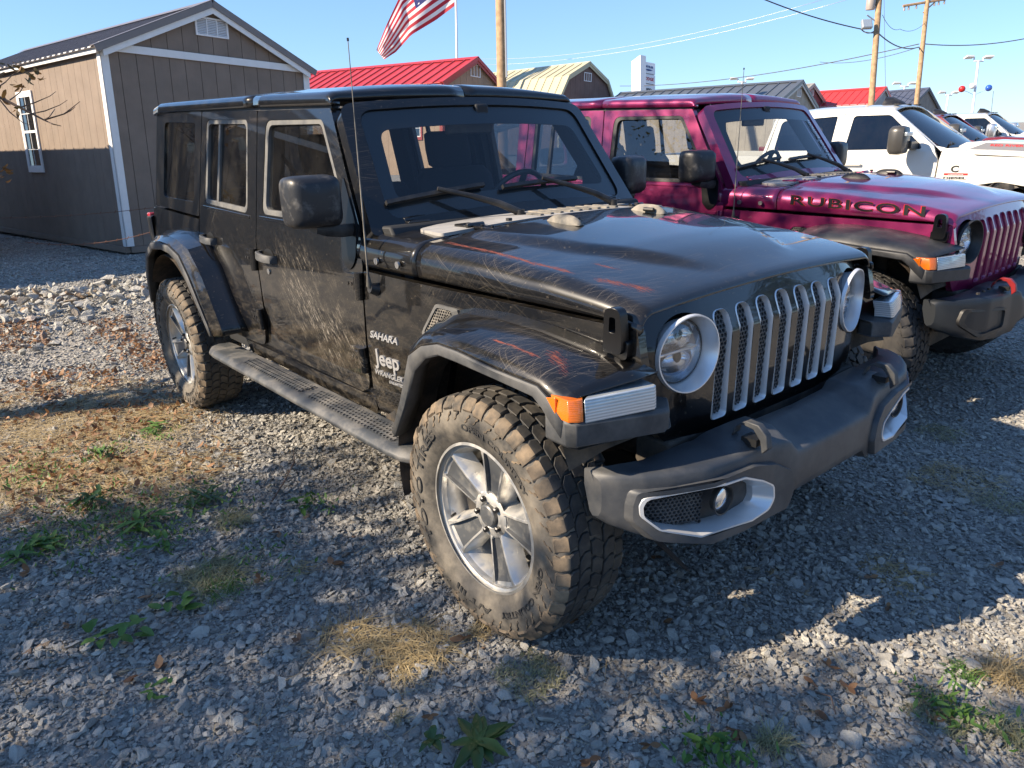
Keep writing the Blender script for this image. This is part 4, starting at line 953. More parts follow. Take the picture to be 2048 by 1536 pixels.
    hdl = MB(); rows = [[(x, y, zd(x)+.035+.02*(1-(y/.62)**2)) for y in np.linspace(-.62, .62, 7)] for x in np.linspace(-3.5, -1.2, 5)]; gridface(hdl, rows); hdl.build('headliner', M['dark'], root)
    da = MB(); da.loft([[(x, y, z) for x, z in ((-.70, 1.20), (-.74, 1.255), (-.95, 1.245), (-1.12, 1.22), (-1.16, 1.16), (-1.13, .95), (-.70, .9))] for y in (-.70, -.4, 0, .4, .70)]); da.build('dashboard', M['dark'], root, sharp=40, bevel=.01)
    sw = MB(); cc = Vector((-1.28, .37, 1.225)); ax_ = Vector((-.88, 0, .47)).normalized(); u1 = Vector((0, 1, 0)); u2 = ax_.cross(u1)
    sw.loft([[cc+(u1*math.cos(t)+u2*math.sin(t))*(.19+.014*math.cos(p))+ax_*.014*math.sin(p) for p in [2*math.pi*k/8 for k in range(8)]] for t in [2*math.pi*k/32 for k in range(32)]], wrap=True)
    sw.tube([cc+u1*.18, cc-u1*.18], .016, 6); sw.tube([cc, cc-u2*.18*1.0], .016, 6); sw.tube([cc+ax_*0, cc-ax_*.2], .04, 10); sw.build('steering_wheel', M['rubber'], root, sharp=60)
    def seat(cx0, cy0, tilt=.18, w_=.25):
        se = MB()
        def cushion(rings_): se.loft(rings_)
        def rbx(x, y, z, hx, hy, hz, tl):
            rings_ = []
            for q, k in ((-1, .8), (-.85, .96), (0, 1), (.85, .96), (1, .78)):
                ring_ = []
                for j in range(20):
                    a = 2*math.pi*j/20; e = .5; yy = math.copysign(abs(math.cos(a))**e, math.cos(a))*hy*k; xx = math.copysign(abs(math.sin(a))**e, math.sin(a))*hx*k
                    zz = q*hz; ring_.append((x+xx-tl*zz, y+yy, z+zz))
                rings_.append(ring_)
            se.loft(rings_)
        rbx(cx0, cy0, 1.08, .07, w_, .33, tilt); rbx(cx0+.28, cy0, .80, .30, w_, .08, 0)
        so_ = se.build('seat', M['seat'], root, sharp=60)
        se = MB(); rbx(cx0-.10, cy0, 1.505, .055, .135, .095, tilt); so2 = se.build('headrest', M['seat'], so_, sharp=60)
        MB().tube([(cx0-.075, cy0-.05, 1.38), (cx0-.085, cy0-.05, 1.44)], .007, 6).tube([(cx0-.075, cy0+.05, 1.38), (cx0-.085, cy0+.05, 1.44)], .007, 6).build('headrest_post', M['steel'], so_)
    seat(-1.74, -.37); seat(-1.74, .37)
    se = MB(); 
    rbk = MB().box(-2.78, -2.64, -.62, .62, .75, 1.30); rbk.box(-2.70, -2.25, -.62, .62, .72, .86); rs = rbk.build('rear_seat', M['seat'], root, bevel=.05, seg=4)
    for y in (-.38, .38): MB().box(-2.80, -2.71, y-.12, y+.12, 1.33, 1.46).build('headrest', M['seat'], rs, bevel=.035, seg=3)
    rv = MB().box(-1.16, -1.135, -.13, .13, 1.575, 1.640); rvo = rv.build('rear_view_mirror', M['rubber'], root, bevel=.01, seg=3)
    MB().box(-1.162, -1.158, -.12, .12, 1.583, 1.632).build('mirror_glass', M['reflector'], rvo)
    MB().box(-1.10, -1.04, -.035, .035, 1.62, 1.70).build('mirror_mount', M['dark'], rvo, bevel=.01)
    for y in (-.30, .30): 
        MB().box(-1.24, -1.10, y-.20, y+.20, 1.668, 1.685).build('sun_visor', M['dark'], root, bevel=.005)
    # seat belts
    MB().add([(-1.90, -.62, 1.55), (-1.90, -.60, 1.55), (-1.72, -.47, 1.25), (-1.72, -.50, 1.25)], [(0, 1, 2, 3)]).build('seat_belt', M['black_print'], root, solid=.003)
    # wheels
    wc = cfg['wheel']; hz = .413
    for x, s in ((.02, -1), (-2.985, -1), (.02, 1), (-2.985, 1)):
        add_wheel(wc, root, x, s*.797, hz, s, cfg['spin'][0 if x > -1 else 1])
    return root
WH1 = dict(name='silver', rim=M['alloy'], rim2=M['alloy_grey'])
WH2 = dict(name='dark', rim=M['rubber'], rim2=M['rubber'], letters=False, rubber=M['tyre_clean'])
base = dict(hinge=M['black_paint'], loop=M['dusty_plastic'], mirror=M['mirror_shell'], handle=M['plastic'], wtrim=M['window_trim'], wiper=M['rubber'], flare=M['black_paint'], ftrim=M['plastic'], insert=M['insert'], bezel=M['insert'], bumper=M['bumper'], hook=M['plastic'], spin=(R(0), R(20)))
black = dict(base, name='black_offroader', paint=M['black_paint'], label='scratched dusty black four-door off-road SUV filling the middle of the gravel lot', side_text=True, wheel=WH1, vent_grey=True)
purple = dict(base, name='purple_offroader', paint=M['purple_paint'], label='shiny purple four-door off-road SUV with large lettering on its hood, beside the black one', side_text=False, wheel=WH2, hinge=M['purple_paint'],
    loop=M['rubber'], handle=M['purple_paint'], wtrim=M['rubber'], flare=M['flare_dark'], ftrim=M['flare_dark'], insert=M['purple_paint'], bumper=M['steel_bumper'], bezel=M['rubber'], step=False, steel=True, hook=M['hook_red'], hood_text='RUBICON', banner='RED RIVER EDITION', clear_rear=True)
# ---------------------------------------------------------------- the lot and what stands round it
def pxw(u, v, t):          # a point seen at photo pixel (u, v), t metres ahead of the camera
    d = cf+cr*((u-1024)/1478)-cu*((v-768)/1478); return CAM_LOC+d*t
def ground_at(u, v, z=0.0):
    d = cf+cr*((u-1024)/1478)-cu*((v-768)/1478); return CAM_LOC+d*((z-CAM_LOC.z)/d.z)
GUP = Vector((-.00465, .05177, .99865)).normalized()      # plumb line of the buildings (the lot falls away a little)
RB = Vector((0, 0, 1)).rotation_difference(GUP).to_matrix().to_4x4()
# ground sheet
m, N, L, b = newmat('gravel_dirt'); setb(b, rough=.95)
v = texco(N, L); n1 = noise(N, L, v, 1.3, 6, .6); n2 = noise(N, L, v, 30, 6, .7)
c = mixc(N, L, ramp(N, L, n1, .35, .7), (.26, .25, .23), (.36, .32, .26)); c = mixc(N, L, ramp(N, L, n2, .4, .7), c, (.15, .14, .13))
vo = N.new('ShaderNodeTexVoronoi'); vo.inputs['Scale'].default_value = 32; L.new(v, vo.inputs['Vector'])
cc = mixc(N, L, ramp(N, L, vo.outputs['Distance'], .15, .55), mixc(N, L, vo.outputs['Color'], (.22, .22, .22), (.48, .45, .40)), c)
L.new(cc, b.inputs['Base Color'])
h = mth(N, L, 'ADD', mth(N, L, 'MULTIPLY', ramp(N, L, vo.outputs['Distance'], .1, .6, 1, 0), 1.0), mth(N, L, 'MULTIPLY', n2, .6)); bump(N, L, b, h, 1.0, .012)
M['ground'] = m
g = MB()
xs = list(np.linspace(-16, 4, 41)); ys = list(np.linspace(-7, 9, 33)); Xs = [-400, -60]+xs+[40, 300]; Ys = [-300, -40]+ys+[60, 600]
def gz(x, y):
    f = smooth((x+18)/4)*smooth((5-x)/2)
    return f*(.012*math.sin(x*1.7+.4)*math.cos(y*1.3)-.006)
gridface(g, [[(x, y, gz(x, y)) for y in Ys] for x in Xs])
kindof(g.build('gravel_ground', M['ground'], None, sharp=180), 'structure')

# loose stone: instanced chips with a size, a tilt and a tone of their own
m, N, L, b = newmat('crushed_stone'); setb(b, rough=.85)
at = N.new('ShaderNodeAttribute'); at.attribute_type = 'INSTANCER'; at.attribute_name = 'tone'
cr_ = N.new('ShaderNodeValToRGB'); L.new(at.outputs['Fac'], cr_.inputs[0]); e = cr_.color_ramp.elements
e[0].position = 0; e[0].color = (.18, .18, .18, 1); e[1].position = 1; e[1].color = (.64, .60, .53, 1)
for p_, c_ in ((.22, (.29, .287, .28, 1)), (.45, (.40, .39, .37, 1)), (.70, (.53, .51, .465, 1)), (.86, (.42, .42, .415, 1)), (.93, (.30, .22, .14, 1)), (.965, (.28, .14, .08, 1)), (.975, (.50, .48, .46, 1))):
    q = e.new(p_); q.color = c_
v = texco(N, L); nn = noise(N, L, v, 2.5, 6, .7)
col_ = mixc(N, L, ramp(N, L, nn, .3, .75, 0, .5), cr_.outputs[0], (.30, .27, .23)); hu = N.new('ShaderNodeMix'); hu.data_type = 'RGBA'; hu.blend_type = 'MULTIPLY'; hu.inputs[0].default_value = 1.0; L.new(col_, hu.inputs[6]); hu.inputs[7].default_value = (1.01, 1.01, .98, 1); L.new(hu.outputs[2], b.inputs['Base Color']); bump(N, L, b, noise(N, L, v, 5, 5, .7), .5, .1)
M['stone'] = m
rocks = bpy.data.collections.new('stone_shapes')
for i in range(14):
    bm = bmesh.new(); bmesh.ops.create_icosphere(bm, subdivisions=2 if i < 7 else 1, radius=.5)
    ax = [Vector(rng.normal(size=3)).normalized() for _ in range(8)]; ds = [rng.uniform(.14, .36) for _ in range(8)]
    for vv in bm.verts:
        for a_, d_ in zip(ax, ds):
            k = vv.co.dot(a_)
            if k > d_: vv.co -= a_*(k-d_)
    if i >= 7:
        for vv in bm.verts: vv.co += Vector(rng.normal(size=3))*.03
    me = bpy.data.meshes.new('stone_shape'); bm.to_mesh(me); bm.free(); me.materials.append(M['stone'])
    o = bpy.data.objects.new('stone_shape', me); rocks.objects.link(o)
def scatter(name, P, rot, scl, tone, col, kind='stuff'):
    me = bpy.data.meshes.new(name); me.from_pydata([tuple(p) for p in P], [], [])
    a = me.attributes.new('rot', 'FLOAT_VECTOR', 'POINT'); a.data.foreach_set('vector', np.asarray(rot, float).ravel())
    a = me.attributes.new('scl', 'FLOAT_VECTOR', 'POINT'); a.data.foreach_set('vector', np.asarray(scl, float).ravel())
    a = me.attributes.new('tone', 'FLOAT', 'POINT'); a.data.foreach_set('value', np.asarray(tone, float))
    a = me.attributes.new('pick', 'INT', 'POINT'); a.data.foreach_set('value', rng.integers(0, 1000, len(P)))
    o = bpy.data.objects.new(name, me); COL.objects.link(o); o['kind'] = kind
    g = bpy.data.node_groups.new(name, 'GeometryNodeTree'); g.interface.new_socket('Geometry', in_out='INPUT', socket_type='NodeSocketGeometry'); g.interface.new_socket('Geometry', in_out='OUTPUT', socket_type='NodeSocketGeometry')
    n = g.nodes; l = g.links; gi = n.new('NodeGroupInput'); go = n.new('NodeGroupOutput'); ip = n.new('GeometryNodeInstanceOnPoints')
    ci = n.new('GeometryNodeCollectionInfo'); ci.inputs[0].default_value = col; ci.inputs['Separate Children'].default_value = True; ci.inputs['Reset Children'].default_value = True
    def att(nm, ty):
        q = n.new('GeometryNodeInputNamedAttribute'); q.data_type = ty; q.inputs[0].default_value = nm; return q.outputs[0]
    l.new(gi.outputs[0], ip.inputs['Points']); l.new(ci.outputs[0], ip.inputs['Instance']); ip.inputs['Pick Instance'].default_value = True
    l.new(att('pick', 'INT'), ip.inputs['Instance Index']); l.new(att('rot', 'FLOAT_VECTOR'), ip.inputs['Rotation']); l.new(att('scl', 'FLOAT_VECTOR'), ip.inputs['Scale'])
    st = n.new('GeometryNodeStoreNamedAttribute'); st.data_type = 'FLOAT'; st.domain = 'INSTANCE'; st.inputs['Name'].default_value = 'tone'
    l.new(ip.outputs[0], st.inputs[0]); l.new(att('tone', 'FLOAT'), st.inputs['Value']); l.new(st.outputs[0], go.inputs[0])
    md = o.modifiers.new('scatter', 'NODES'); md.node_group = g; return o
def in_view(x, y, z, mrg=.28):
    dx, dy, dz = x-CAM_LOC.x, y-CAM_LOC.y, z-CAM_LOC.z
    zc = dx*cf.x+dy*cf.y+dz*cf.z; zc = np.maximum(zc, 1e-3)
    u = (dx*cr.x+dy*cr.y+dz*cr.z)/zc*1478/1024; v_ = -(dx*cu.x+dy*cu.y+dz*cu.z)/zc*1478/768
    return (np.abs(u) < 1+mrg) & (np.abs(v_) < 1+mrg*1.6) & (zc > .3), zc
def vnoise(x, y, s, seed=0):
    r_ = np.random.default_rng(seed); G = r_.random((64, 64)); X = (x*s) % 64; Y = (y*s) % 64; i = X.astype(int); j = Y.astype(int); fx = X-i; fy = Y-j
    fx = fx*fx*(3-2*fx); fy = fy*fy*(3-2*fy); i2 = (i+1) % 64; j2 = (j+1) % 64
    return G[i, j]*(1-fx)*(1-fy)+G[i2, j]*fx*(1-fy)+G[i, j2]*(1-fx)*fy+G[i2, j2]*fx*fy
gzv = np.vectorize(gz)
def straw(x, y):    # where dry litter covers the stone (left of the black car)
    d = ((x+2.9)/1.3)**2+((y+1.65)/.85)**2
    return np.clip(1.25-d, 0, 1)*np.clip(vnoise(x, y, 2.6, 5)*2.0-.5+.5*vnoise(x, y, 9.0, 6), 0, 1)
Ps, Rs, Ss, Ts = [], [], [], []
for (x0, x1, y0, y1, dens, smin, smax, zj) in ((-3.2, 2.4, -2.8, 2.2, 4200, .008, .015, .002), (-3.2, 2.4, -2.8, 2.2, 1500, .014, .029, .006), (-3.2, 2.4, -2.8, 2.2, 140, .027, .045, .007), (-3.2, 2.4, -2.8, 2.2, 5200, .004, .009, .004),
        (-9, -3.2, -3, 3, 2400, .010, .024, .004), (-9, -3.2, -3, 3, 140, .026, .05, .006), (-16, -9, -3, 3.5, 700, .018, .04, .004), (-3.2, 3.2, 2.2, 6, 2000, .011, .026, .004), (-10, 3.2, 6, 10, 160, .03, .06, .004)):
    n = int((x1-x0)*(y1-y0)*dens); x = rng.uniform(x0, x1, n); y = rng.uniform(y0, y1, n); ok, zc = in_view(x, y, 0*x)
    ok &= ~((x > -3.4) & (x < -.6) & (y > .2) & (y < .9))
    ok &= rng.random(n) > straw(x, y)*.75*(zj < .0055)
    # worn places show the fines between
    ok &= (vnoise(x, y, 1.6, 3) > .30) | (rng.random(n) > .60) | (smax < .012)
    x, y = x[ok], y[ok]; n = len(x); s_ = smin+(smax-smin)*rng.random(n)**1.8
    asp = rng.uniform(.55, 1.0, n); flat = rng.uniform(.35, .7, n)
    Ps.append(np.c_[x, y, gzv(x, y)+zj*rng.random(n)+s_*flat*.16]); Rs.append(np.c_[rng.normal(0, .30, n), rng.normal(0, .30, n), rng.uniform(0, 6.283, n)])
    Ss.append(np.c_[s_*1.75, s_*1.75*asp, s_*1.6*flat]); Ts.append(np.clip(rng.random(n)*.75+.25*vnoise(x, y, 1.1, 9)+(rng.random(n) > .975)*.2, 0, 1))
P_ = np.concatenate(Ps); print('stones', len(P_))
scatter('loose_gravel', P_, np.concatenate(Rs), np.concatenate(Ss), np.concatenate(Ts), rocks)
# bank of larger pale rock along the left
n = 1100; u = rng.random(n); x = -8.9+3.6*rng.random(n); yc = -1.25+(x+8.9)*.03; y = -1.6+2.6*rng.random(n); ok, _ = in_view(x, y, 0*x)
hgt = np.exp(-((x+7.5)/.9)**2)
ok &= rng.random(n) < .15+.85*hgt
x, y, hgt = x[ok], y[ok], hgt[ok]; n = len(x); s_ = .05+.11*rng.random(n)**1.7
scatter('limestone_rubble', np.c_[x, y, .01+.07*hgt*rng.random(n)], np.c_[rng.normal(0, .5, n), rng.normal(0, .5, n), rng.uniform(0, 6.283, n)], np.c_[s_*1.3, s_, s_*.65], .55+.44*rng.random(n)*(rng.random(n) > .1), rocks)

# ---------------------------------------------------------------- dry litter, leaves, weeds
def leafmat(name, c1, c2, rough=.6, trans=True):
    m, N, L, b = newmat(name); setb(b, rough=rough)
    oi = N.new('ShaderNodeObjectInfo'); at = N.new('ShaderNodeAttribute'); at.attribute_type = 'GEOMETRY'; at.attribute_name = 'tone'
    f = mth(N, L, 'FRACT', mth(N, L, 'ADD', at.outputs['Fac'], oi.outputs['Random']))
    v = texco(N, L); f = mth(N, L, 'ADD', mth(N, L, 'MULTIPLY', f, .75), mth(N, L, 'MULTIPLY', noise(N, L, v, 40, 3), .3))
    c = mixc(N, L, f, c1, c2); L.new(c, b.inputs['Base Color'])
    tr = N.new('ShaderNodeBsdfTranslucent'); L.new(c, tr.inputs[0]); mx = N.new('ShaderNodeMixShader'); mx.inputs[0].default_value = .25
    L.new(b.outputs[0], mx.inputs[1]); L.new(tr.outputs[0], mx.inputs[2]); L.new(mx.outputs[0], N['Material Output'].inputs[0]); return m
M['leaf_brown'] = leafmat('dead_leaf', (.11, .055, .03), (.38, .20, .09))
M['straw'] = leafmat('dry_straw', (.32, .23, .11), (.58, .46, .25))
M['grass_green'] = leafmat('weed_green', (.05, .13, .02), (.14, .25, .05))
M['grass_pale'] = leafmat('grass_pale', (.20, .21, .10), (.42, .38, .22))
M['weed_leaf'] = leafmat('broad_leaf', (.03, .075, .02), (.06, .12, .03), .45)
M['tree_leaf'] = leafmat('tree_leaf', (.05, .09, .02), (.14, .15, .05))
M['bark'] = simple('bark', (.11, .085, .065), .9, var=.35, vscale=14, bmp=.6, bscale=40)
M['twig'] = simple('twig', (.13, .09, .07), .85, var=.3)
def set_tone(o, tones):
    a = o.data.attributes.new('tone', 'FLOAT', 'FACE'); a.data.foreach_set('value', tones)
class LB:      # many little leaves or blades in one mesh, a tone for each
    def __init__(s): s.mb = MB(); s.t = []
    def leaf(s, p, ln, wd, yaw, pitch, roll=0, curl=.3, seg=3, tone=None):
        f = Vector((math.cos(yaw)*math.cos(pitch), math.sin(yaw)*math.cos(pitch), math.sin(pitch))); sd = Vector((-math.sin(yaw), math.cos(yaw), 0)); up = f.cross(sd)*-1
        sd2 = sd*math.cos(roll)+up*math.sin(roll); up2 = up*math.cos(roll)-sd*math.sin(roll)
        vs = []; p = Vector(p)
        for k in range(seg+1):
            t = k/seg; wv = wd*(math.sin(math.pi*(t*.86+.07))**.8)*.5; c_ = p+f*ln*t+up2*(-curl*ln*t*t)
            vs += [c_-sd2*wv+up2*wv*.35, c_+sd2*wv+up2*wv*.35]
        fs = [(2*k, 2*k+1, 2*k+3, 2*k+2) for k in range(seg)]
        s.mb.add(vs, fs); s.t += [rng.random() if tone is None else tone]*len(fs)
    def blade(s, p, ln, wd, yaw, pitch, curl=.5, seg=3, tone=None):
        f = Vector((math.cos(yaw)*math.cos(pitch), math.sin(yaw)*math.cos(pitch), math.sin(pitch))); sd = Vector((-math.sin(yaw), math.cos(yaw), 0)); p = Vector(p); vs = []
        for k in range(seg+1):
            t = k/seg; w_ = wd*.5*(1-t*.85); c_ = p+f*ln*t-Vector((0, 0, curl*ln*t*t)); c_.z = max(c_.z, p.z*.5+.002); vs += [c_-sd*w_, c_+sd*w_+Vector((0, 0, w_*.4))]
        fs = [(2*k, 2*k+1, 2*k+3, 2*k+2) for k in range(seg)]; s.mb.add(vs, fs); s.t += [rng.random() if tone is None else tone]*len(fs)
    def build(s, name, mat, parent=None):
        o = s.mb.build(name, mat, parent, sharp=180, recalc=False); set_tone(o, s.t); return o
U = lambda a, b_: float(rng.uniform(a, b_))
# straw mat and leaf litter (nobody could count them)
st = LB(); lf = LB(); k = 0
while k < 11000:
    x, y = U(-4.4, -1.4), U(-2.9, -.6)
    if rng.random() < straw(np.array([x]), np.array([y]))[0]*1.1:
        a = rng.normal(.3, 1.2); st.blade((x, y, gz(x, y)+U(.012, .030)), U(.04, .14), U(.0016, .0038), a, U(-.1, .2), .05, 2); k += 1
k = 0
while k < 3600:
    x, y = U(-7.5, -1.2), U(-2.7, -.2)
    w_ = max(straw(np.array([x]), np.array([y]))[0]*.9*(vnoise(np.array([x]), np.array([y]), 3.1, 21)[0] > .45), .5*(vnoise(np.array([x]), np.array([y]), 1.4, 13)[0] > .70), .8*math.exp(-((y+.75+.06*(x+5))/.16)**2)*(-6.2 < x < -4.0))
    if rng.random() < w_: lf.leaf((x, y, gz(x, y)+U(.014, .034)), U(.02, .055), U(.012, .03), U(0, 6.28), U(-.3, .5), U(-.7, .7), U(-.6, .6)); k += 1
kindof(st.build('dry_straw', M['straw']), 'stuff'); kindof(lf.build('leaf_litter', M['leaf_brown']), 'stuff')
gc = LB()     # low creeping green between the weeds
for cu_, cv_, n_, sp_ in ((95, 1095, 260, .16), (200, 1030, 240, .16), (300, 1060, 300, .18), (410, 1010, 200, .14), (310, 870, 90, .10), (210, 915, 90, .09), (640, 1010, 50, .07), (520, 1130, 90, .12), (1900, 1430, 120, .07), (1430, 1515, 120, .06), (60, 960, 160, .16)):
    p = ground_at(cu_, cv_)
    for _ in range(n_): gc.leaf((p.x+rng.normal()*sp_, p.y+rng.normal()*sp_*.7, U(.012, .035)), U(.012, .032), U(.006, .013), U(0, 6.28), U(-.1, .8), U(-.5, .5), .3, 2)
kindof(gc.build('ground_cover', M['grass_green']), 'stuff')
sc_ = LB()
for _ in range(1600):
    x, y = U(-2.5, 2.2), U(-2.6, 1.8)
    if in_view(np.array([x]), np.array([y]), np.array([0.]))[0][0]: sc_.blade((x, y, gz(x, y)+U(.016, .028)), U(.04, .16), U(.001, .0022), U(0, 6.28), U(-.05, .1), .03, 2)
kindof(sc_.build('straw_scraps', M['straw']), 'stuff')
# single fallen leaves on the near gravel
def fallen(u, v, size, where):
    p = ground_at(u, v); l = LB()
    for q in range(3): l.leaf(Vector((p.x, p.y, .020)), size*U(.7, 1), size*U(.45, .6), U(0, 6.28), U(0, .3), U(-.4, .4), U(-.5, .3), 3)
    o = l.build('fallen_leaf', M['leaf_brown']); tag(o, 'curled dead leaf '+where, 'leaf', 'single dead leaves on the gravel')
for a in [(265, 1362, .05, 'at lower left, left one of a close pair'), (318, 1347, .055, 'at lower left, right one of a close pair'), (665, 1135, .05, 'on shaded gravel right of the matted grass clump'), (925, 1288, .05, 'in the sunlit straw patch before the front tyre'), (1150, 1245, .035, 'against the bottom of the front tyre tread'),
    (1452, 1428, .035, 'on the gravel below the small sun fleck'), (1390, 1410, .035, 'just left of the leaf below the small sun fleck'), (1695, 1385, .03, 'right of the thin bent twig'), (1655, 1342, .035, 'in the sunlit wedge, above the thin bent twig'), (1868, 1452, .035, 'on the left rim of the yellow-green moss mat'), (1480, 1472, .04, 'above the straw tuft at the bottom, right of centre'),
    (1640, 1432, .04, 'left of the thin bent twig, lower right'), (1625, 1375, .03, 'in sun, just above and left of the bent twig'), (1775, 1222, .03, 'in the tip of the car shadow at right'), (1740, 1163, .03, 'beside the shaded dry grass before the bumper'), (1330, 1250, .03, 'in shade, under the middle of the bumper'), (600, 1290, .035, 'left of the long dry stalks'), (520, 1165, .04, 'right beside the matted grass clump'),
    (862, 1440, .03, 'just above the large green rosette'), (1180, 1530, .04, 'at the bottom edge right of the large rosette'), (300, 1200, .04, 'above the three-leaved seedling'), (140, 1260, .04, 'left of the pale upright leaf pair'), (60, 1150, .045, 'under the drooping weed at the left edge'), (560, 1072, .04, 'below the dark forked twig'), (1300, 1500, .035, 'alone at the bottom, between rosette and straw tuft'),
    (1990, 1140, .04, 'at the right edge within the car shadow'), (1310, 1120, .03, 'next to the broken stick under the bumper corner')]: fallen(*a)
# rosettes with broad leaves: each leaf its own part
def rosette(u, v, n, ln, wd, label, mat='weed_leaf', parts=True, pitch=(.15, .6), group=None):
    p = ground_at(u, v); e = empty('broadleaf_weed', (p.x, p.y, .012)); tag(e, label, 'weed', group); allb = LB()
    for k in range(n):
        yaw = 2.4*k+U(-.3, .3); L_ = ln*U(.65, 1.1); w_ = wd*U(.8, 1.15); pi_ = U(*pitch)
        l = LB() if parts else allb
        f = Vector((math.cos(yaw)*math.cos(pi_), math.sin(yaw)*math.cos(pi_), math.sin(pi_))); sd = Vector((-math.sin(yaw), math.cos(yaw), 0)); seg = 6; vs = []; og = Vector((0, 0, 0)) if parts else Vector((U(-.045, .045), U(-.045, .045), U(0, .03)))
        for q in range(seg+1):
            t = q/seg; ww = w_*.5*(math.sin(math.pi*min(1, t*.82+.16))**.9)*(1+.12*(q % 2)); c_ = f*L_*t-Vector((0, 0, .55*L_*t*t)); c_.z = max(c_.z, .006); c_ = c_+og
            vs += [c_-sd*ww+Vector((0, 0, ww*.35)), c_, c_+sd*ww+Vector((0, 0, ww*.35))]
        fs = [x for q in range(seg) for x in ((3*q, 3*q+1, 3*q+4, 3*q+3), (3*q+1, 3*q+2, 3*q+5, 3*q+4))]
        l.mb.add(vs, fs); l.t += [rng.random()]*len(fs)
        if parts: l.build('leaf', M[mat], e)
    if not parts: allb.build('foliage', M[mat], e)
    return e
rosette(955, 1492, 12, .115, .034, 'large dark green rosette of broad leaves at the bottom edge of the picture')
rosette(865, 1488, 6, .07, .022, 'small sprouting weed just left of the large rosette', pitch=(.5, 1.1))
rosette(95, 1100, 22, .11, .020, 'bushy green weed with narrow leaves at the left edge, below the straw', 'grass_green', False, (.2, .9))
rosette(40, 1125, 14, .10, .018, 'drooping green weed at the very left edge of the gravel', 'grass_green', False, (.1, .7))
rosette(203, 915, 9, .12, .018, 'upright green weed in the sunlit straw', 'grass_green', False, (.5, 1.2))
rosette(310, 862, 14, .10, .020, 'low green weed in sun, farthest from the camera', 'grass_green', False, (.15, .6))
rosette(612, 1018, 9, .08, .020, 'little green weed alone on the gravel near the side step', 'grass_green', False, (.2, .9))
rosette(185, 1012, 12, .13, .022, 'tall dark green weed at the shaded edge of the straw', 'weed_leaf', False, (.5, 1.25))
rosette(405, 1008, 16, .12, .018, 'flat green rosette half hidden in brown leaves', 'weed_leaf', False, (.1, .4))
rosette(290, 1058, 20, .12, .020, 'sprawling green weed between the straw and the shaded gravel', 'grass_green', False, (.15, .7))
rosette(315, 1105, 10, .09, .020, 'light green weed beside the dry grass clump', 'grass_green', False, (.2, .9))
rosette(348, 1230, 7, .08, .034, 'three-leaved green seedling on the shaded gravel', 'grass_green', False, (.3, .9))
rosette(255, 1278, 9, .09, .026, 'leggy green weed lying over on the gravel', 'grass_green', False, (.2, .8))
rosette(205, 1275, 5, .08, .028, 'pale green upright leaf pair beside the leggy weed', 'grass_green', False, (.6, 1.2))
rosette(1910, 1442, 10, .04, .016, 'tiny clover-like weed beside the yellow moss mat', 'grass_green', False, (.2, .8))
rosette(1425, 1520, 14, .06, .018, 'low green weed at the bottom edge, right of centre', 'grass_green', False, (.2, .8))
rosette(325, 1392, 8, .05, .014, 'faint green seedling in the lower left gravel', 'grass_green', False, (.2, .8))
def tuft(u, v, n, ln, label, mat='grass_pale', spread=.05, pitch=(.3, 1.3), name='grass_tuft', wd=.0034):
    p = ground_at(u, v); e = LB()
    for _ in range(n): e.blade((U(-spread, spread), U(-spread, spread), .010), ln*U(.5, 1.1), wd*U(.6, 1.2), U(0, 6.28), U(*pitch), U(.3, .8), 4)
    o = e.build(name, M[mat]); o.location = (p.x, p.y, 0); return tag(o, label, 'grass')
tuft(425, 1155, 420, .17, 'big matted clump of dry grey-brown grass on the shaded gravel', 'grass_pale', .10, (.05, .7))
tuft(465, 1045, 200, .12, 'thin pale green grass tuft above the matted clump', 'grass_pale', .06, (.2, 1.1))
tuft(445, 1185, 90, .10, 'short green grass at the foot of the matted clump', 'grass_green', .05, (.2, .9))
tuft(820, 1300, 420, .13, 'flattened dry straw patch in sun before the front tyre', 'straw', .11, (-.02, .35))
tuft(700, 1278, 160, .20, 'long dry stalks lying on the gravel left of the front tyre', 'straw', .08, (-.02, .2))
tuft(960, 1268, 120, .06, 'small yellowish tuft right behind the front tyre', 'straw', .04, (.2, 1.1))
tuft(1880, 1430, 700, .035, 'round yellow-green moss mat in the lower right corner', 'grass_pale', .075, (.2, 1.4), 'moss_mat')
tuft(1060, 1355, 620, .035, 'dark olive creeping mat on the gravel before the front tyre', 'grass_pale', .09, (.2, 1.3), 'moss_mat')
tuft(2015, 1352, 260, .13, 'sunlit orange-dry grass tuft at the right edge', 'straw', .05, (.1, 1.0))
tuft(1545, 1492, 130, .11, 'green and straw grass tuft at the bottom, right of centre', 'grass_pale', .03, (.3, 1.2))
tuft(2020, 1470, 160, .11, 'grey-green grass tuft in the lower right corner', 'grass_pale', .04, (.1, 1.0))
tuft(1780, 1150, 220, .13, 'shaded dry grass lying in front of the bumper', 'straw', .09, (-.02, .3))
tuft(1910, 960, 300, .10, 'brown grass mat on the gravel between the two cars', 'straw', .16, (-.02, .4))
tuft(1880, 868, 160, .10, 'sparse grass tuft in the purple car\'s shadow', 'grass_pale', .10, (.0, .7))
tuft(2010, 1010, 200, .07, 'green grass mat at the right edge in shadow', 'grass_pale', .10, (.1, .9))
tuft(800, 1440, 60, .035, 'tiny straw tuft above the large rosette', 'straw', .02, (.3, 1.2))
tuft(1925, 1350, 160, .05, 'thin green tuft on the sunlit gravel at right', 'grass_green', .045, (.2, 1.1))
tuft(150, 812, 60, .12, 'dry spiky grass tuft in the pole-like shadow', 'straw', .05, (.3, 1.1))
tuft(600, 380*3, 40, .10, 'few loose stems on the gravel beside the matted clump', 'straw', .05, (.0, .4))
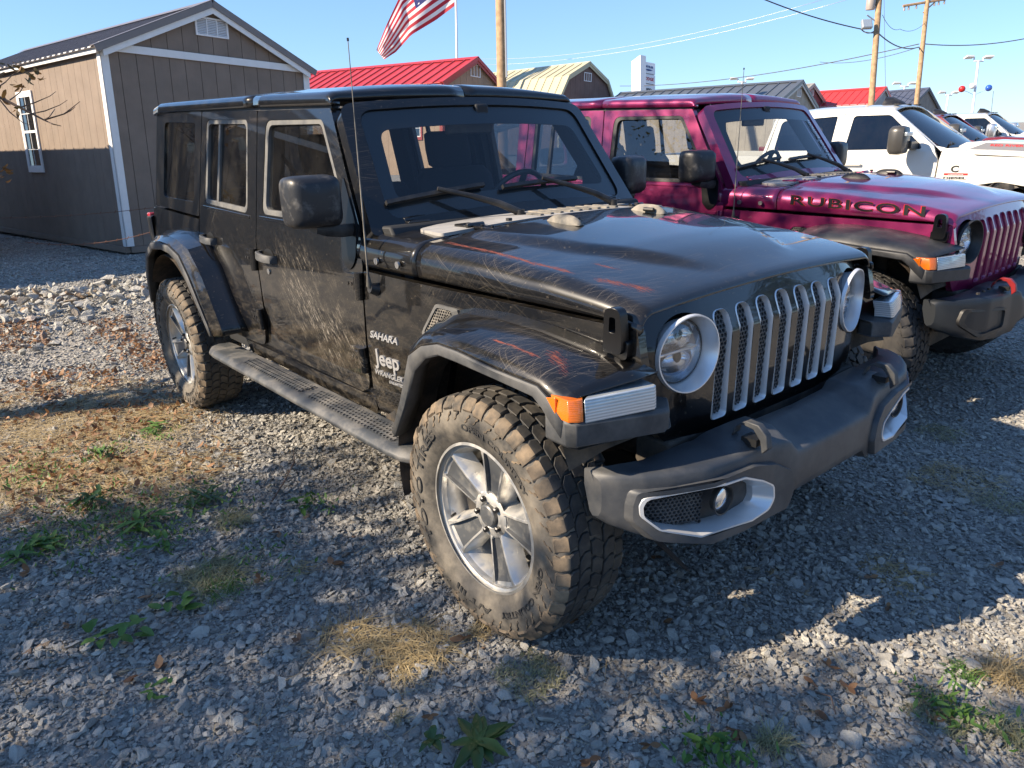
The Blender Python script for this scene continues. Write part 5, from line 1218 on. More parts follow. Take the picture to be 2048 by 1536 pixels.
# sticks
def stick(pts, r, label):
    mb = MB(); P = [ground_at(u, v)+Vector((0, 0, h)) for u, v, h in pts]; mb.tube(P, [r, r*.9, r*.7, r*.4][:len(P)], 6); o = mb.build('stick', M['twig'], None, sharp=60); tag(o, label, 'stick')
stick([(545, 1010, .02), (570, 975, .03), (592, 940, .05), (590, 925, .07)], .004, 'dark forked twig on the shaded gravel near the side step')
stick([(1295, 1085, .05), (1325, 1110, .04), (1365, 1140, .02), (1375, 1150, .02)], .012, 'short broken stick under the front bumper corner')
stick([(1630, 1395, .02), (1660, 1410, .03), (1670, 1440, .02)], .003, 'thin bent twig in the lower right gravel')

# ---------------------------------------------------------------- trees (their shade falls on the lot)
SH = Vector((math.cos(SUN_AZ), math.sin(SUN_AZ), 0))*(math.cos(SUN_EL)/math.sin(SUN_EL))   # shadow run per metre of height
def limb(mb, a, b_, r0, r1, wob=.12, n=6):
    a, b_ = Vector(a), Vector(b_); pts = []
    for k in range(n+1):
        t = k/n; p = a.lerp(b_, t)
        if 0 < k < n: p += Vector((U(-1, 1), U(-1, 1), U(-1, 1)))*wob*(b_-a).length*.25
        pts.append(p)
    mb.tube(pts, [r0+(r1-r0)*k/n for k in range(n+1)], 7, cap=True); return pts
def leafcloud(lb, pts, n, size, rad):
    for _ in range(n):
        p = pts[int(rng.integers(len(pts)))]+Vector(rng.normal(size=3))*rad
        lb.leaf(p, size*U(.7, 1.3), size*.6*U(.7, 1.2), U(0, 6.28), U(-.9, .4), U(-.8, .8), U(-.2, .4), 2)
# trees are laid out from where their crowns must shade the ground: shadow point g at height h
def crown_tree(label, base, r, top, targets, nleaf, size, rad, mat='tree_leaf'):
    e = empty('shade_tree', base); tag(e, label, 'tree'); mb = MB(); base = Vector(base)
    pts = limb(mb, (0, 0, -.1), top, r, r*.6, .06, 7); fork = pts[-2]; tr = mb.build('trunk', M['bark'], e, sharp=60)
    br = MB(); lb = LB(); allp = []
    for gx, gy, h in targets:
        p = Vector((gx, gy, 0))-SH*h+Vector((0, 0, h))-base
        q = limb(br, Vector(pts[int(rng.integers(4, 8))]), p, r*.35, .012, .25, 5); allp.append(p); allp.append(q[-2])
        for _ in range(3):
            w_ = p+Vector(rng.normal(size=3))*rad*1.3; limb(br, q[-2], w_, .02, .004, .3, 3); allp.append(w_)
    br.build('branches', M['bark'], e, sharp=60); leafcloud(lb, allp, nleaf, size, rad); kindof(lb.build('crown', M[mat], e), 'stuff'); return e
T2 = [(gx, gy, U(3.6, 5.4)) for gx, gy in ((-1.75, -2.1), (-1.5, -1.4), (-1.25, -2.0), (-.9, -1.5), (-.9, -2.4), (-.35, -1.7), (-.3, -2.3), (.15, -1.45), (.25, -2.1), (.65, -1.5), (.7, -2.1), (1.05, -1.3), (1.15, -1.8), (1.55, -1.05), (1.7, -1.5), (-1.45, -.95), (-1.0, -1.0), (-.55, -1.15), (-1.9, -2.7), (-1.2, -2.9), (-.2, -3.0), (.6, -2.8), (1.3, -2.5), (2.1, -.9), (2.1, -1.6), (.65, -1.25), (1.3, -1.2), (.75, -.98), (1.05, -.72), (1.35, -.45), (1.5, -.8), (1.75, -.35), (1.9, -.65), (1.25, -.95))]
crown_tree('broad leafy tree left of the cars, dappling the near gravel with shade', (-3.6, -9.2, 0), .17, Vector((.3, .4, 3.4)), T2, 13500, .085, .20)
T1 = [(-3.9, 2.2, 4.6), (-3.3, 2.9, 5.2), (-2.5, 2.0, 4.4), (-2.2, 3.2, 5.0), (-1.4, 2.6, 4.8), (-3.4, 1.2, 3.9), (-1.2, 4.2, 5.6), (-2.8, 4.4, 5.8), (-.6, 3.4, 5.2), (-2.0, 5.2, 6.2), (-.2, 4.4, 5.6), (-1.8, 3.6, 5.0), (-1.0, 3.1, 4.6), (-.9, 3.9, 5.4), (-.3, 3.0, 4.8), (.3, 3.5, 5.2), (-2.6, 3.4, 5.0)]
k_ = 3.35; t1 = crown_tree('slender half-bare tree beside the lot whose trunk shadow crosses the gravel', (-3.70-math.cos(SUN_AZ)*k_, -1.75-math.sin(SUN_AZ)*k_, 0), .15, Vector((.15, .2, 3.6)), T1, 7000, .075, .30)
# the branch that reaches into the picture at the upper left
bb = MB(); lb = LB()
path = [pxw(-420, 60, 5.4), pxw(-150, 130, 5.1), pxw(-20, 185, 5.0), pxw(40, 215, 5.0), pxw(88, 240, 5.0), pxw(128, 228, 5.0), pxw(160, 203, 5.0)]
bb.tube(path, [.03, .02, .011, .009, .006, .004, .002], 6)
for pth in (((40, 215), (70, 205), (100, 192), (112, 183)), ((60, 228), (90, 222), (120, 210), (135, 200)), ((88, 240), (105, 248), (122, 252)), ((-10, 188), (20, 225), (45, 245), (60, 250)), ((88, 240), (100, 232), (110, 218)), ((-20, 185), (10, 165), (25, 150), (40, 140)), ((128, 228), (140, 222), (150, 214)), ((-30, 180), (0, 200), (15, 220), (30, 232)), ((20, 200), (40, 185), (48, 170))):
    bb.tube([pxw(u, v, 5.0+U(-.1, .1)) for u, v in pth], [.005, .004, .0025, .0015][:len(pth)], 5)
bo = bb.build('overhanging_branch', M['twig'], t1, sharp=60); bo.matrix_parent_inverse = Matrix.Translation(-Vector(t1.location))
for _ in range(46):
    u, v = U(-25, 42), U(118, 225)
    if rng.random() < .3: u, v = U(30, 78), U(135, 165)
    lb.leaf(pxw(u, v, 5.0+U(-.2, .2)), U(.045, .075), U(.022, .034), U(0, 6.28), U(-.9, .3), U(-1, 1), U(-.1, .5), 3)
for _ in range(16): lb.leaf(pxw(U(-15, 16), U(320, 365), 4.9), U(.03, .06), U(.018, .03), U(0, 6.28), U(-.9, .5), U(-1, 1), .3, 3, tone=.9)
M['autumn_leaf'] = leafmat('autumn_leaf', (.05, .06, .015), (.28, .13, .04))
lo_ = lb.build('branch_leaves', M['autumn_leaf'], bo)

# trees across the road, outside the picture: the black paint and the glass mirror them
M['far_leaf'] = leafmat('far_leaf', (.03, .055, .015), (.10, .11, .035))
for i, a in enumerate(np.linspace(R(-50), R(72), 9)):
    rr = 24+U(-3, 5); e = empty('roadside_tree', (rr*math.cos(a), rr*math.sin(a), 0)); tag(e, 'bushy green tree across the road, seen only mirrored in paint and glass', 'tree', 'trees across the road')
    MB().tube([(0, 0, 0), (.1, 0, 2), (0, .1, 4.5)], [.25, .2, .1], 8).build('trunk', M['bark'], e, sharp=60); lb = LB(); hh = U(6.5, 9.5)
    cs = [(U(-2.6, 2.6), U(-2.6, 2.6), U(1.8, hh-1)) for _ in range(16)]
    for _ in range(1500):
        c = cs[int(rng.integers(16))]; v_ = Vector(rng.normal(size=3)).normalized()*U(.5, 1.25); lb.leaf(Vector(c)+v_, .5*U(.6, 1.2), .34, U(0, 6.28), U(-.9, .6), U(-1, 1), .2, 1)
    kindof(lb.build('crown', M['far_leaf'], e), 'stuff')
# ---------------------------------------------------------------- sheds
def shed_mats(key, wall, roof, trim, dark=None):
    M[key+'_wall'] = simple(key+'_siding', wall, .75, var=.12, vscale=3, bmp=.5, grain=True, dust=(.30, .27, .23), dustamt=.12, dscale=2)
    m_ = simple(key+'_roof', roof, .35, var=.06, vscale=3, spec=.4); M[key+'_roof'] = m_
    M[key+'_trim'] = simple(key+'_trim', trim, .5, var=.04)
shed_mats('main', (.215, .165, .128), (.20, .175, .165), (.78, .78, .76))
shed_mats('red', (.34, .24, .165), (.42, .035, .035), (.34, .05, .045))
shed_mats('cream', (.16, .10, .085), (.50, .45, .29), (.52, .48, .33))
shed_mats('grey', (.36, .32, .26), (.09, .10, .115), (.5, .5, .48))
shed_mats('maroon', (.14, .05, .055), (.30, .28, .24), (.35, .33, .30))
shed_mats('red2', (.30, .31, .32), (.55, .045, .04), (.5, .5, .5))
shed_mats('cabin', (.22, .205, .185), (.075, .085, .12), (.10, .10, .10))
shed_mats('tan', (.36, .28, .22), (.22, .2, .18), (.6, .58, .55))
M['shed_pane'] = glass('shed_window_glass', (.25, .27, .28), 1.9, .05)
def build_shed(name, label, prm, key, plank=.26, rib=.23, gambrel=None, windows=(), ovh=.10, detail=True, vent=True, band=True, base=.14, halfopen=False, side_planks=True, skid=True, vsize=(.20, .14)):
    x, y, z0, yaw, W, Ln, H, ri = prm
    e = empty('shed', (0, 0, 0)); e.name = name
    e.matrix_world = Matrix.Translation((x, y, z0)) @ RB @ Matrix.Rotation(yaw, 4, 'Z'); tag(e, label, 'shed')
    wm, rm, tm = M[key+'_wall'], M[key+'_roof'], M[key+'_trim']
    if gambrel: bi, bh = gambrel; prof = [(0, H), (bi, H+bh), (W/2, H+ri), (W-bi, H+bh), (W, H)]
    else: prof = [(0, H), (W/2, H+ri), (W, H)]
    def top(yy): return lerp(yy, [p[0] for p in prof], [p[1] for p in prof])
    # dark core so nothing shows through the joints
    core = MB(); core.prism([(.01, base), (W-.01, base)]+[(a, b_-.02) for a, b_ in prof[::-1]], lambda a, b_, d=0.0: (d, a, b_), -.012, -Ln+.012); core.build('wall_frame', M['under'], e, sharp=30)
    def pl(poly, fm, nm='siding_plank', th=.014):
        mb = MB(); mb.prism(poly, fm, 0, -th); return mb.build(nm, wm, e, sharp=30)
    fF = lambda a, b_, d=0.0: (.002+d+.0, a, b_); n = int(round(W/plank)); ys = np.linspace(0, W, n+1)
    for i in range(n):
        a, c = ys[i]+.004, ys[i+1]-.004
        zs = (base, H-.02, H+.06) if band else (base, None, base)
        if band:
            pl([(a, base), (c, base), (c, H-.05), (a, H-.05)], fF)
        za, zc_ = top(a)-.04, top(c)-.04; zlo = H+.05 if band else base
        pts = [(a, zlo), (c, zlo), (c, max(zlo, zc_))]
        for p in prof[::-1]:
            if a < p[0] < c: pts.append((p[0], p[1]-.04))
        pts.append((a, max(zlo, za)))
        if max(za, zc_) > zlo+.02: pl(pts, fF)
    fL = lambda a, b_, d=0.0: (-a, -.002-d, b_); n = int(round(Ln/plank)); xs_ = np.linspace(0, Ln, n+1)
    for i in range(n):
        a, c = xs_[i]+.003, xs_[i+1]-.003
        w0 = [w_ for w_ in windows if w_[0]-w_[2]/2 < (a+c)/2 < w_[0]+w_[2]/2]
        if w0:
            zc_, h_ = w0[0][1], w0[0][3]; pl([(a, base), (c, base), (c, zc_-h_/2), (a, zc_-h_/2)], fL); pl([(a, zc_+h_/2), (c, zc_+h_/2), (c, H-.02), (a, H-.02)], fL)
        else: pl([(a, base), (c, base), (c, H-.02), (a, H-.02)], fL)
    # far walls
    MB().box(-Ln, 0, W, W+.012, base, H).build('wall', wm, e); MB().prism([(0, base), (W, base)]+prof[::-1], lambda a, b_, d=0.0: (-Ln-d, a, b_), 0, .012).build('wall', wm, e)
    T = .10
    def trim(nm, mb): return mb.build(nm, tm, e, bevel=.003)
    trim('corner_board', MB().box(.004, .022, -.022, T, base, H)); trim('corner_board', MB().box(-T, .022, -.022, -.004, base, H-.001)); trim('corner_board', MB().box(.004, .022, W-T, W+.022, base, H))
    if band: trim('gable_band', MB().box(.022, .036, -.02, W+.02, H-.055, H+.055))
    for i in range(len(prof)-1):
        (a, b_), (c, d_) = prof[i], prof[i+1]
        mb = MB(); w_ = .10; fR = lambda p, q, d=0.0: (.085+d, p, q); mb.prism([(a, b_-.045), (c, d_-.045), (c, d_-.045-w_), (a, b_-.045-w_)], fR, 0, .018); trim('rake_board', mb); mb = MB(); mb.loft([[(.012, a, b_-.03), (.085, a, b_-.03), (.085, a, b_-.05), (.012, a, b_-.05)], [(.012, c, d_-.03), (.085, c, d_-.03), (.085, c, d_-.05), (.012, c, d_-.05)]]); mb.build('rake_soffit', tm, e, sharp=30)
    trim('eave_board', MB().box(-Ln, .05, -ovh*.5-.02, -ovh*.5, H-.10, H+.0))
    MB().box(-Ln, .0, -ovh*.5, 0, H-.03, H-.012).build('soffit', tm, e)
    # roof panels with a rib each, both slopes; rake flashing, ridge cap
    nr = max(3, int(round((Ln+.2)/rib)))
    segs = [(prof[i], prof[i+1]) for i in range(len(prof)-1)]
    for si, ((a, b_), (c, d_)) in enumerate(segs):
        dy, dz = c-a, d_-b_; ln = math.hypot(dy, dz); uy, uz = dy/ln, dz/ln; ny, nz_ = -uz, uy
        s0 = -ovh if si == 0 else 0; s1 = ln+(ovh if si == len(segs)-1 else 0)
        def fr(x_, s_, h_): return (x_, a+uy*s_+ny*h_, b_+uz*s_+nz_*h_)
        me0 = None
        for k in range(nr):
            x0 = .10-k*(Ln+.2)/nr; wd = (Ln+.2)/nr
            if me0 is None:
                mb = MB(); sec = [(0, .02), (-wd*.42, .02), (-wd*.44, .034), (-wd*.50, .034), (-wd*.52, .02), (-wd+.001, .02), (-wd+.001, .012), (0, .012)] if detail else [(0, .02), (-wd*.80, .02), (-wd*.84, .05), (-wd*.92, .05), (-wd*.96, .02), (-wd+.001, .02), (-wd+.001, .012), (0, .012)]
                mb.loft([[fr(x_, s0, h_) for x_, h_ in sec], [fr(x_, s1, h_) for x_, h_ in sec]]); o = mb.build('roof_panel', rm, e, sharp=25); me0 = o; o.location.x = x0
            else:
                o2 = me0.copy(); COL.objects.link(o2); o2.location.x = x0
        dkm = rm
        mb = MB(); mb.loft([[fr(.105, s_, h_) for h_ in (-.05, .045)]+[fr(.125, s_, h_) for h_ in (.045, -.05)] for s_ in (s0, s1)]); mb.loft([[fr(.125, s_, .04), fr(.125, s_, .052), fr(-.02, s_, .052), fr(-.02, s_, .04)] for s_ in (s0, s1)])
        mb.build('rake_flashing', rm, e, sharp=25)
    a, b_ = prof[len(prof)//2]; mb = MB(); rc_ = .16
    mb.loft([[(x_, a-rc_, b_+.045-rc_*ri/(W/2)*.95), (x_, a, b_+.062), (x_, a+rc_, b_+.045-rc_*ri/(W/2)*.95), (x_, a, b_+.05)] for x_ in (.13, -Ln-.1)]); mb.build('ridge_cap', rm, e, sharp=25)
    if vent:
        yv, zv = W/2, H+ri*.58; vw, vh = vsize; mb = MB(); fv = lambda a, b_, d=0.0: (.028-d, a, b_)
        addpanel(mb, [(yv-vw, zv-vh), (yv+vw, zv-vh), (yv+vw, zv+vh), (yv-vw, zv+vh)], [[(yv-vw+.02+q*(2*vw-.04)/3+.008, zv-vh+.025), (yv-vw+.02+(q+1)*(2*vw-.04)/3-.008, zv-vh+.025), (yv-vw+.02+(q+1)*(2*vw-.04)/3-.008, zv+vh-.025), (yv-vw+.02+q*(2*vw-.04)/3+.008, zv+vh-.025)] for q in range(3)], fv, .025)
        vo_ = mb.build('gable_vent', M['white_print'], e, sharp=30)
        if detail:
            mb = MB()
            for q in range(9):
                z_ = zv-vh+.03+q*(2*vh-.06)/9; mb.loft([[(.006, yy, z_+.02), (.022, yy, z_), (.024, yy, z_+.002), (.008, yy, z_+.022)] for yy in (yv-vw+.02, yv+vw-.02)])
            mb.build('vent_louvres', M['white_print'], vo_, sharp=30)
    for (wc_, zc_, ww, wh) in windows:
        f = lambda a, b_, d=0.0: (-a, -.03+d, b_); h2, w2 = wh/2, ww/2; mb = MB(); t = .065
        addpanel(mb, [(wc_-w2-t, zc_-h2-t*1.4), (wc_+w2+t, zc_-h2-t*1.4), (wc_+w2+t, zc_+h2+t), (wc_-w2-t, zc_+h2+t)], [[(wc_-w2, zc_-h2), (wc_+w2, zc_-h2), (wc_+w2, zc_+h2), (wc_-w2, zc_+h2)]], f, .026)
        wo_ = mb.build('window', M['white_print'] if key != 'red' else M['red_trim'], e, sharp=30, bevel=.003)
        mb = MB(); s_ = .028; addpanel(mb, [(wc_-w2, zc_-h2), (wc_+w2, zc_-h2), (wc_+w2, zc_+h2), (wc_-w2, zc_+h2)], [[(wc_-w2+s_, zc_-h2+s_), (wc_+w2-s_, zc_-h2+s_), (wc_+w2-s_, zc_-.02), (wc_-w2+s_, zc_-.02)], [(wc_-w2+s_, zc_+.02), (wc_+w2-s_, zc_+.02), (wc_+w2-s_, zc_+h2-s_), (wc_-w2+s_, zc_+h2-s_)]], f, .02, .008); mb.build('sash', M['white_print'], wo_, sharp=30)
        mb = MB()
        for zz in (zc_-h2*.5, zc_+h2*.5): mb.box(-wc_-w2+s_, -wc_+w2-s_, -.018, -.010, zz-.006, zz+.006)
        mb.box(-wc_-.006, -wc_+.006, -.0175, -.0105, zc_-h2+s_, zc_-.02); mb.box(-wc_-.006, -wc_+.006, -.0175, -.0105, zc_+.02, zc_+h2-s_)
        mb.build('glazing_bars', M['white_print'], wo_, sharp=30)
        for za, zb in ((zc_-h2+s_, zc_-.02), (zc_+.02, zc_+h2-s_)): MB().add([(-wc_-w2, -.0085, za), (-wc_+w2, -.0085, za), (-wc_+w2, -.0085, zb), (-wc_-w2, -.0085, zb)], [(0, 1, 2, 3)]).build('pane', M['shed_pane'], wo_)
    if skid:
        MB().box(-Ln, -.01, -.03, .05, base-.10, base-.004).build('base_board', wm, e, bevel=.005); MB().box(-.04, .03, .05, W+.02, base-.10, base-.004).build('base_board', wm, e, bevel=.005)
        for q in (.35, W/2, W-.35): MB().box(-Ln+.05, -.10, q-.06, q+.06, -.02, base-.10).build('skid', M['under'], e)
    return e
MAIN = (-11.079, .715, -.015, .167, 3.546, 8.2, 3.02, .808)
build_shed('grey_brown_shed', 'large grey-brown shed with white trim and dark metal roof behind the black car', MAIN, 'main', .255, .23, windows=[(3.30, 1.92, .60, 1.20)], ovh=.12, vsize=(.28, .14))
build_shed('red_roof_shed', 'tan shed with long red metal roof and white gable vent, left of the wooden pole', (-17.125, 11.021, .388, .30, 3.332, 7.6, 2.737, .811), 'red', .30, .42, windows=[(1.1, 1.75, .55, 1.0)], detail=False, band=False, skid=False, vsize=(.26, .18))
build_shed('cream_roof_shed', 'brown barn-style shed with cream gambrel roof right of the wooden pole', (-21.291, 19.737, .679, .10, 3.417, 6.2, 2.471, 1.29), 'cream', .30, .42, gambrel=(.43, .683), detail=False, band=False, skid=False, vsize=(.24, .17))
build_shed('grey_roof_shed', 'beige shed with long dark grey metal roof above the purple car', (-13.042, 22.131, .05, .171, 3.638, 7.386, 2.4, .751), 'grey', .36, .42, detail=False, band=False, skid=False, vsize=(.2, .2))
build_shed('maroon_shed', 'small maroon shed with pale roof edge, peeping over the grey-roofed one', (-20.317, 35.987, .503, .091, 3.198, 5.0, 2.573, .727), 'maroon', .4, .5, detail=False, band=False, skid=False, vsize=(.25, .25))
build_shed('bright_red_roof_shed', 'pale grey shed with bright red roof behind the white pickup', (-17.879, 39.093, .187, .085, 3.191, 3.9, 2.433, .90), 'red2', .4, .40, detail=False, band=False, skid=False, vent=False)
build_shed('log_cabin_shed', 'weathered log-sided cabin shed with blue-grey roof, rightmost of the sheds', (-18.35, 44.882, .068, -.111, 3.3, 2.8, 2.38, 1.12), 'cabin', .4, .40, detail=False, band=False, skid=False, vent=False)
build_shed('brown_shed', 'plain brown shed at the left whose shadow falls across the big shed', (-11.33, -6.4, .0, .167, 5.0, 8.0, 3.35, 1.05), 'main', .30, .40, ovh=.10, band=True, skid=False)
build_shed('tan_shed', 'tan shed standing across the lot, seen mirrored in the black car\'s windows', (-7.0, -13.0, .0, R(75), 3.6, 9.0, 2.7, .9), 'tan', .40, .50, ovh=.10, band=True, skid=False)
# ---------------------------------------------------------------- poles, wires, lamps, flag, sign
M['pole_wood'] = simple('pole_wood', (.36, .235, .13), .85, var=.3, vscale=6, bmp=.5, bscale=25)
M['white_metal'] = simple('white_metal', (.72, .72, .72), .4)
M['galv'] = simple('galvanised', (.42, .43, .44), .45, .5)
M['wire'] = simple('wire', (.08, .07, .07), .6)
M['wire_pale'] = simple('pale_wire', (.55, .55, .55), .4, .5)
M['ceramic'] = simple('insulator', (.35, .30, .26), .4)
def ppt(u, v, t): return pxw(u, v, t)
def polepts(top, bot, t, ext=3.0):
    a, b_ = pxw(*top, t), pxw(*bot, t); d = (b_-a).normalized()
    g_ = b_+d*((b_.z)/max(.2, -d.z)) ; return a-d*ext*0, g_, d
def pole(name, label, cat, top, bot, t, r0, r1, mat, ext=4.0):
    a, g_, d = polepts(top, bot, t); e = empty(name, g_); tag(e, label, cat); mb = MB(); T = a-d*ext
    mb.tube([Vector((0, 0, 0)), (T-g_)*.5, T-g_], [r0, (r0+r1)/2, r1], 14); mb.build('pole_shaft' if cat != 'flagpole' else 'pole_shaft', mat, e, sharp=60); return e, g_, a, d
p1, g1, a1, d1 = pole('utility_pole', 'thick wooden utility pole between the red-roofed and cream-roofed sheds', 'utility pole', (1000, 0), (1003, 150), 22, .15, .13, M['pole_wood'])
MB().tube([pxw(1010, 0, 21.85)-g1, pxw(1013, 155, 21.85)-g1], .03, 6).build('cable_guard', M['galv'], p1)
p2, g2, a2, d2 = pole('utility_pole', 'leaning wooden utility pole with a floodlight and a transformer', 'utility pole', (1758, 0), (1745, 175), 28, .115, .10, M['pole_wood'])
p3, g3, a3, d3 = pole('utility_pole', 'wooden utility pole with crossarm and insulators, right of the floodlight pole', 'utility pole', (1855, 0), (1836, 178), 36, .12, .10, M['pole_wood'], 1.0)
c_ = pxw(1742, 4, 28)-g2; MB().lathe([(.001, -.28), (.16, -.27), (.17, -.2), (.17, .25), (.1, .32), (.001, .33)], 18, axis='z', center=tuple(c_)).build('transformer', M['ceramic'], p2, sharp=50)
MB().tube([pxw(1734, 30, 27.9)-g2, pxw(1748, 40, 28)-g2, pxw(1757, 45, 28)-g2], .025, 6).tube([pxw(1730, 64, 27.9)-g2, pxw(1742, 66, 28)-g2, pxw(1756, 66, 28)-g2], .02, 6).build('floodlight_bracket', M['galv'], p2, sharp=60)
fc_ = pxw(1734, 48, 27.8)-g2; rt = Matrix.Translation(fc_) @ Matrix.Rotation(R(140), 4, 'Z') @ Matrix.Rotation(R(25), 4, 'Y')
MB().box(-.05, .10, -.19, .19, -.17, .17, mat=rt).build('floodlight', M['galv'], p2, bevel=.02); MB().box(-.06, -.05, -.16, .16, -.14, .14, mat=rt).build('floodlight_glass', M['drl'], p2)
ax0, ax1 = pxw(1806, 12, 36)-g3, pxw(1892, -2, 36)-g3; mb = MB(); mb.tube([ax0, ax1], .06, 6); mb.tube([(ax0+ax1)/2+(ax1-ax0)*.28, (ax0+ax1)/2-(ax1-ax0)*.0+Vector((0, 0, -.45))], .03, 6); mb.build('crossarm', M['pole_wood'], p3, sharp=40)
for q in (.04, .14, .32, .55, .74, .84, .97): c_ = ax0.lerp(ax1, q); MB().tube([c_+Vector((0, 0, -.22)), c_+Vector((0, 0, -.02))], [.05, .035], 8).build('insulator', M['ceramic'], p3, sharp=50)
def wire(pts, r, label, mat='wire', sag=0.0, n=14):
    P = []
    for i in range(len(pts)-1):
        a, b_ = Vector(pts[i]), Vector(pts[i+1])
        for k in range(n): t = k/n; P.append(a.lerp(b_, t)-Vector((0, 0, sag*4*t*(1-t))))
    P.append(Vector(pts[-1])); o = MB().tube(P, r, 5).build('overhead_wire', M[mat], None, sharp=180); tag(o, label, 'wire')
wire([pxw(1480, -22, 26), pxw(1722, 58, 28), pxw(1752, 60, 28)], .022, 'dark service cable coming down to the floodlight pole', sag=.12)
wire([pxw(1756, 66, 28), pxw(1838, 94, 36), pxw(1850, 88, 36), pxw(2100, 66, 36)], .024, 'cable drooping from the floodlight pole and on to the right edge', sag=.25)
wire([pxw(1240, 172, 60), pxw(1838, 88, 36)], .022, 'long thin cable rising from the dealer sign to the crossarm pole', sag=.5)
wire([pxw(1640, 124, 50), pxw(1838, 94, 36)], .016, 'lower thin wire just beneath the long cable at the poles', sag=.3)
wire([pxw(960, 118, 60), pxw(1650, -2, 40)], .011, 'upper pale wire crossing the sky behind the wooden pole', 'wire_pale', .8)
wire([pxw(960, 130, 60), pxw(1720, -8, 40)], .011, 'lower pale wire crossing the sky behind the wooden pole', 'wire_pale', .8)
wire([pxw(1768, -10, 29), pxw(1771, 180, 29)], .008, 'thin guy wire hanging beside the floodlight pole')
wire([pxw(1765, 30, 28), pxw(1800, 58, 32), pxw(1850, 46, 36)], .010, 'slack thin wire between the two leaning poles', sag=.2)
# small strands in front of the big shed
def strand(p0, p1, sag, label):
    a, b_ = pxw(*p0), pxw(*p1); P = [a.lerp(b_, k/24)-Vector((0, 0, sag*4*(k/24)*(1-k/24))) for k in range(25)]
    mb = MB(); mb.tube(P, .004, 5)
    for k in range(2, 24, 2): mb.tube([P[k]+Vector((0, 0, -.02)), P[k], P[k]+Vector((.01, .02, .02))], .004, 4)
    o = mb.build('barbed_wire', simple('rusty_wire', (.16, .07, .04), .8), None, sharp=180); tag(o, label, 'wire')
strand((-40, 436, 10.5), (318, 414, 10.5), .04, 'upper rusty barbed wire strand strung before the big shed')
strand((50, 484, 9.6), (320, 458, 9.6), .10, 'lower rusty barbed wire strand strung before the big shed')
# flag
FD = 30.0; fe_, gf, af, df = pole('flagpole', 'slim white flagpole behind the red-roofed shed', 'flagpole', (912, 0), (914, 120), FD, .055, .04, M['white_metal'], 3.2)
lowE = [(909, 12), (872, 40), (822, 70), (792, 104), (768, 119)]; upE = [(909, -96), (850, -62), (800, -8), (772, 52), (753, 100)]
def fpt(f_, h_):
    t = f_*4; i = min(3, int(t)); q = t-i
    lx = lowE[i][0]*(1-q)+lowE[i+1][0]*q; ly = lowE[i][1]*(1-q)+lowE[i+1][1]*q; ux = upE[i][0]*(1-q)+upE[i+1][0]*q; uy = upE[i][1]*(1-q)+upE[i+1][1]*q
    return pxw(lx*(1-h_)+ux*h_, ly*(1-h_)+uy*h_, FD+.22*math.sin(f_*9+h_*5)*min(1, f_*4)+.10*math.sin(f_*21-h_*9)*min(1, f_*4))
def cloth(name, color):
    m, N, L, b = newmat(name); setb(b, color=color, rough=.7); tr = N.new('ShaderNodeBsdfTranslucent'); tr.inputs[0].default_value = (*color, 1); mx = N.new('ShaderNodeMixShader'); mx.inputs[0].default_value = .5
    L.new(b.outputs[0], mx.inputs[1]); L.new(tr.outputs[0], mx.inputs[2]); L.new(mx.outputs[0], N['Material Output'].inputs[0]); return m
M['flag_red'] = cloth('flag_red', (.50, .03, .05)); M['flag_white'] = cloth('flag_white', (.80, .79, .80)); M['flag_blue'] = cloth('flag_blue', (.02, .03, .16))
flg = empty('flag', fpt(0, .5)); tag(flg, 'red and white striped national flag blowing down to the left of its pole', 'flag')
o0 = Vector(flg.location)
for s_ in range(13):
    h0, h1 = s_/13, (s_+1)/13; f0 = .40 if s_ >= 6 else 0.0; fs_ = np.linspace(f0, 1, 26)
    mb = MB(); gridface(mb, [[fpt(f_, h0+(h1-h0)*q/2)-o0 for q in range(3)] for f_ in fs_]); mb.build('stripe', M['flag_red' if s_ % 2 == 0 else 'flag_white'], flg, sharp=180)
mb = MB(); gridface(mb, [[fpt(f_, 6/13+(7/13)*q/8)-o0 for q in range(9)] for f_ in np.linspace(0, .40, 12)]); cn = mb.build('canton', M['flag_blue'], flg, sharp=180)
sm = MB()
for i in range(9):
    for j in range(11):
        if (i+j) % 2: continue
        fc2, hc = .40*(j+1)/12, 6/13+7/13*(i+1)/10; P = []
        for k in range(10):
            rr = .026 if k % 2 == 0 else .010; a = math.pi*k/5; P.append(fpt(fc2+rr*.55*math.cos(a), hc+rr*math.sin(a))-o0-Vector(cf)*.004)
        sm.add(P+[fpt(fc2, hc)-o0-Vector(cf)*.004], [(k, (k+1) % 10, 10) for k in range(10)])
kindof(sm.build('stars', M['flag_white'], cn, sharp=180), 'stuff')
# lamp standards
def lamp(label, top, bot, t, span, r=.07):
    e, g_, a, d = pole('lamp_post', label, 'lamp post', top, bot, t, r, r, M['white_metal'], 0.0)
    k = t/1478
    for s in (-1, 1):
        c0 = a-g_; up = -d; rt_ = cr
        j = c0+rt_*(s*span*.35*k)+up*(.01*k); mb = MB(); mb.tube([c0, j, j+up*(10*k*span/40), j+up*(12*k*span/40)+rt_*(s*4*k)], .05*t/45, 6); mb.build('lamp_arm', M['white_metal'], e, sharp=60)
        h0 = j+up*(12*k*span/40)+rt_*(s*2*k); h1 = h0+rt_*(s*span*.62*k)
        MB().loft([[h0+up*u_+cf*w_ for u_, w_ in ((-.05, -.15), (.06, -.15), (.06, .15), (-.05, .15))], [h1+up*u_+cf*w_ for u_, w_ in ((-.06, -.2), (.05, -.2), (.05, .2), (-.06, .2))]]).build('lamp_head', M['white_metal'], e, sharp=30, bevel=.02)
    return e, g_, a, d
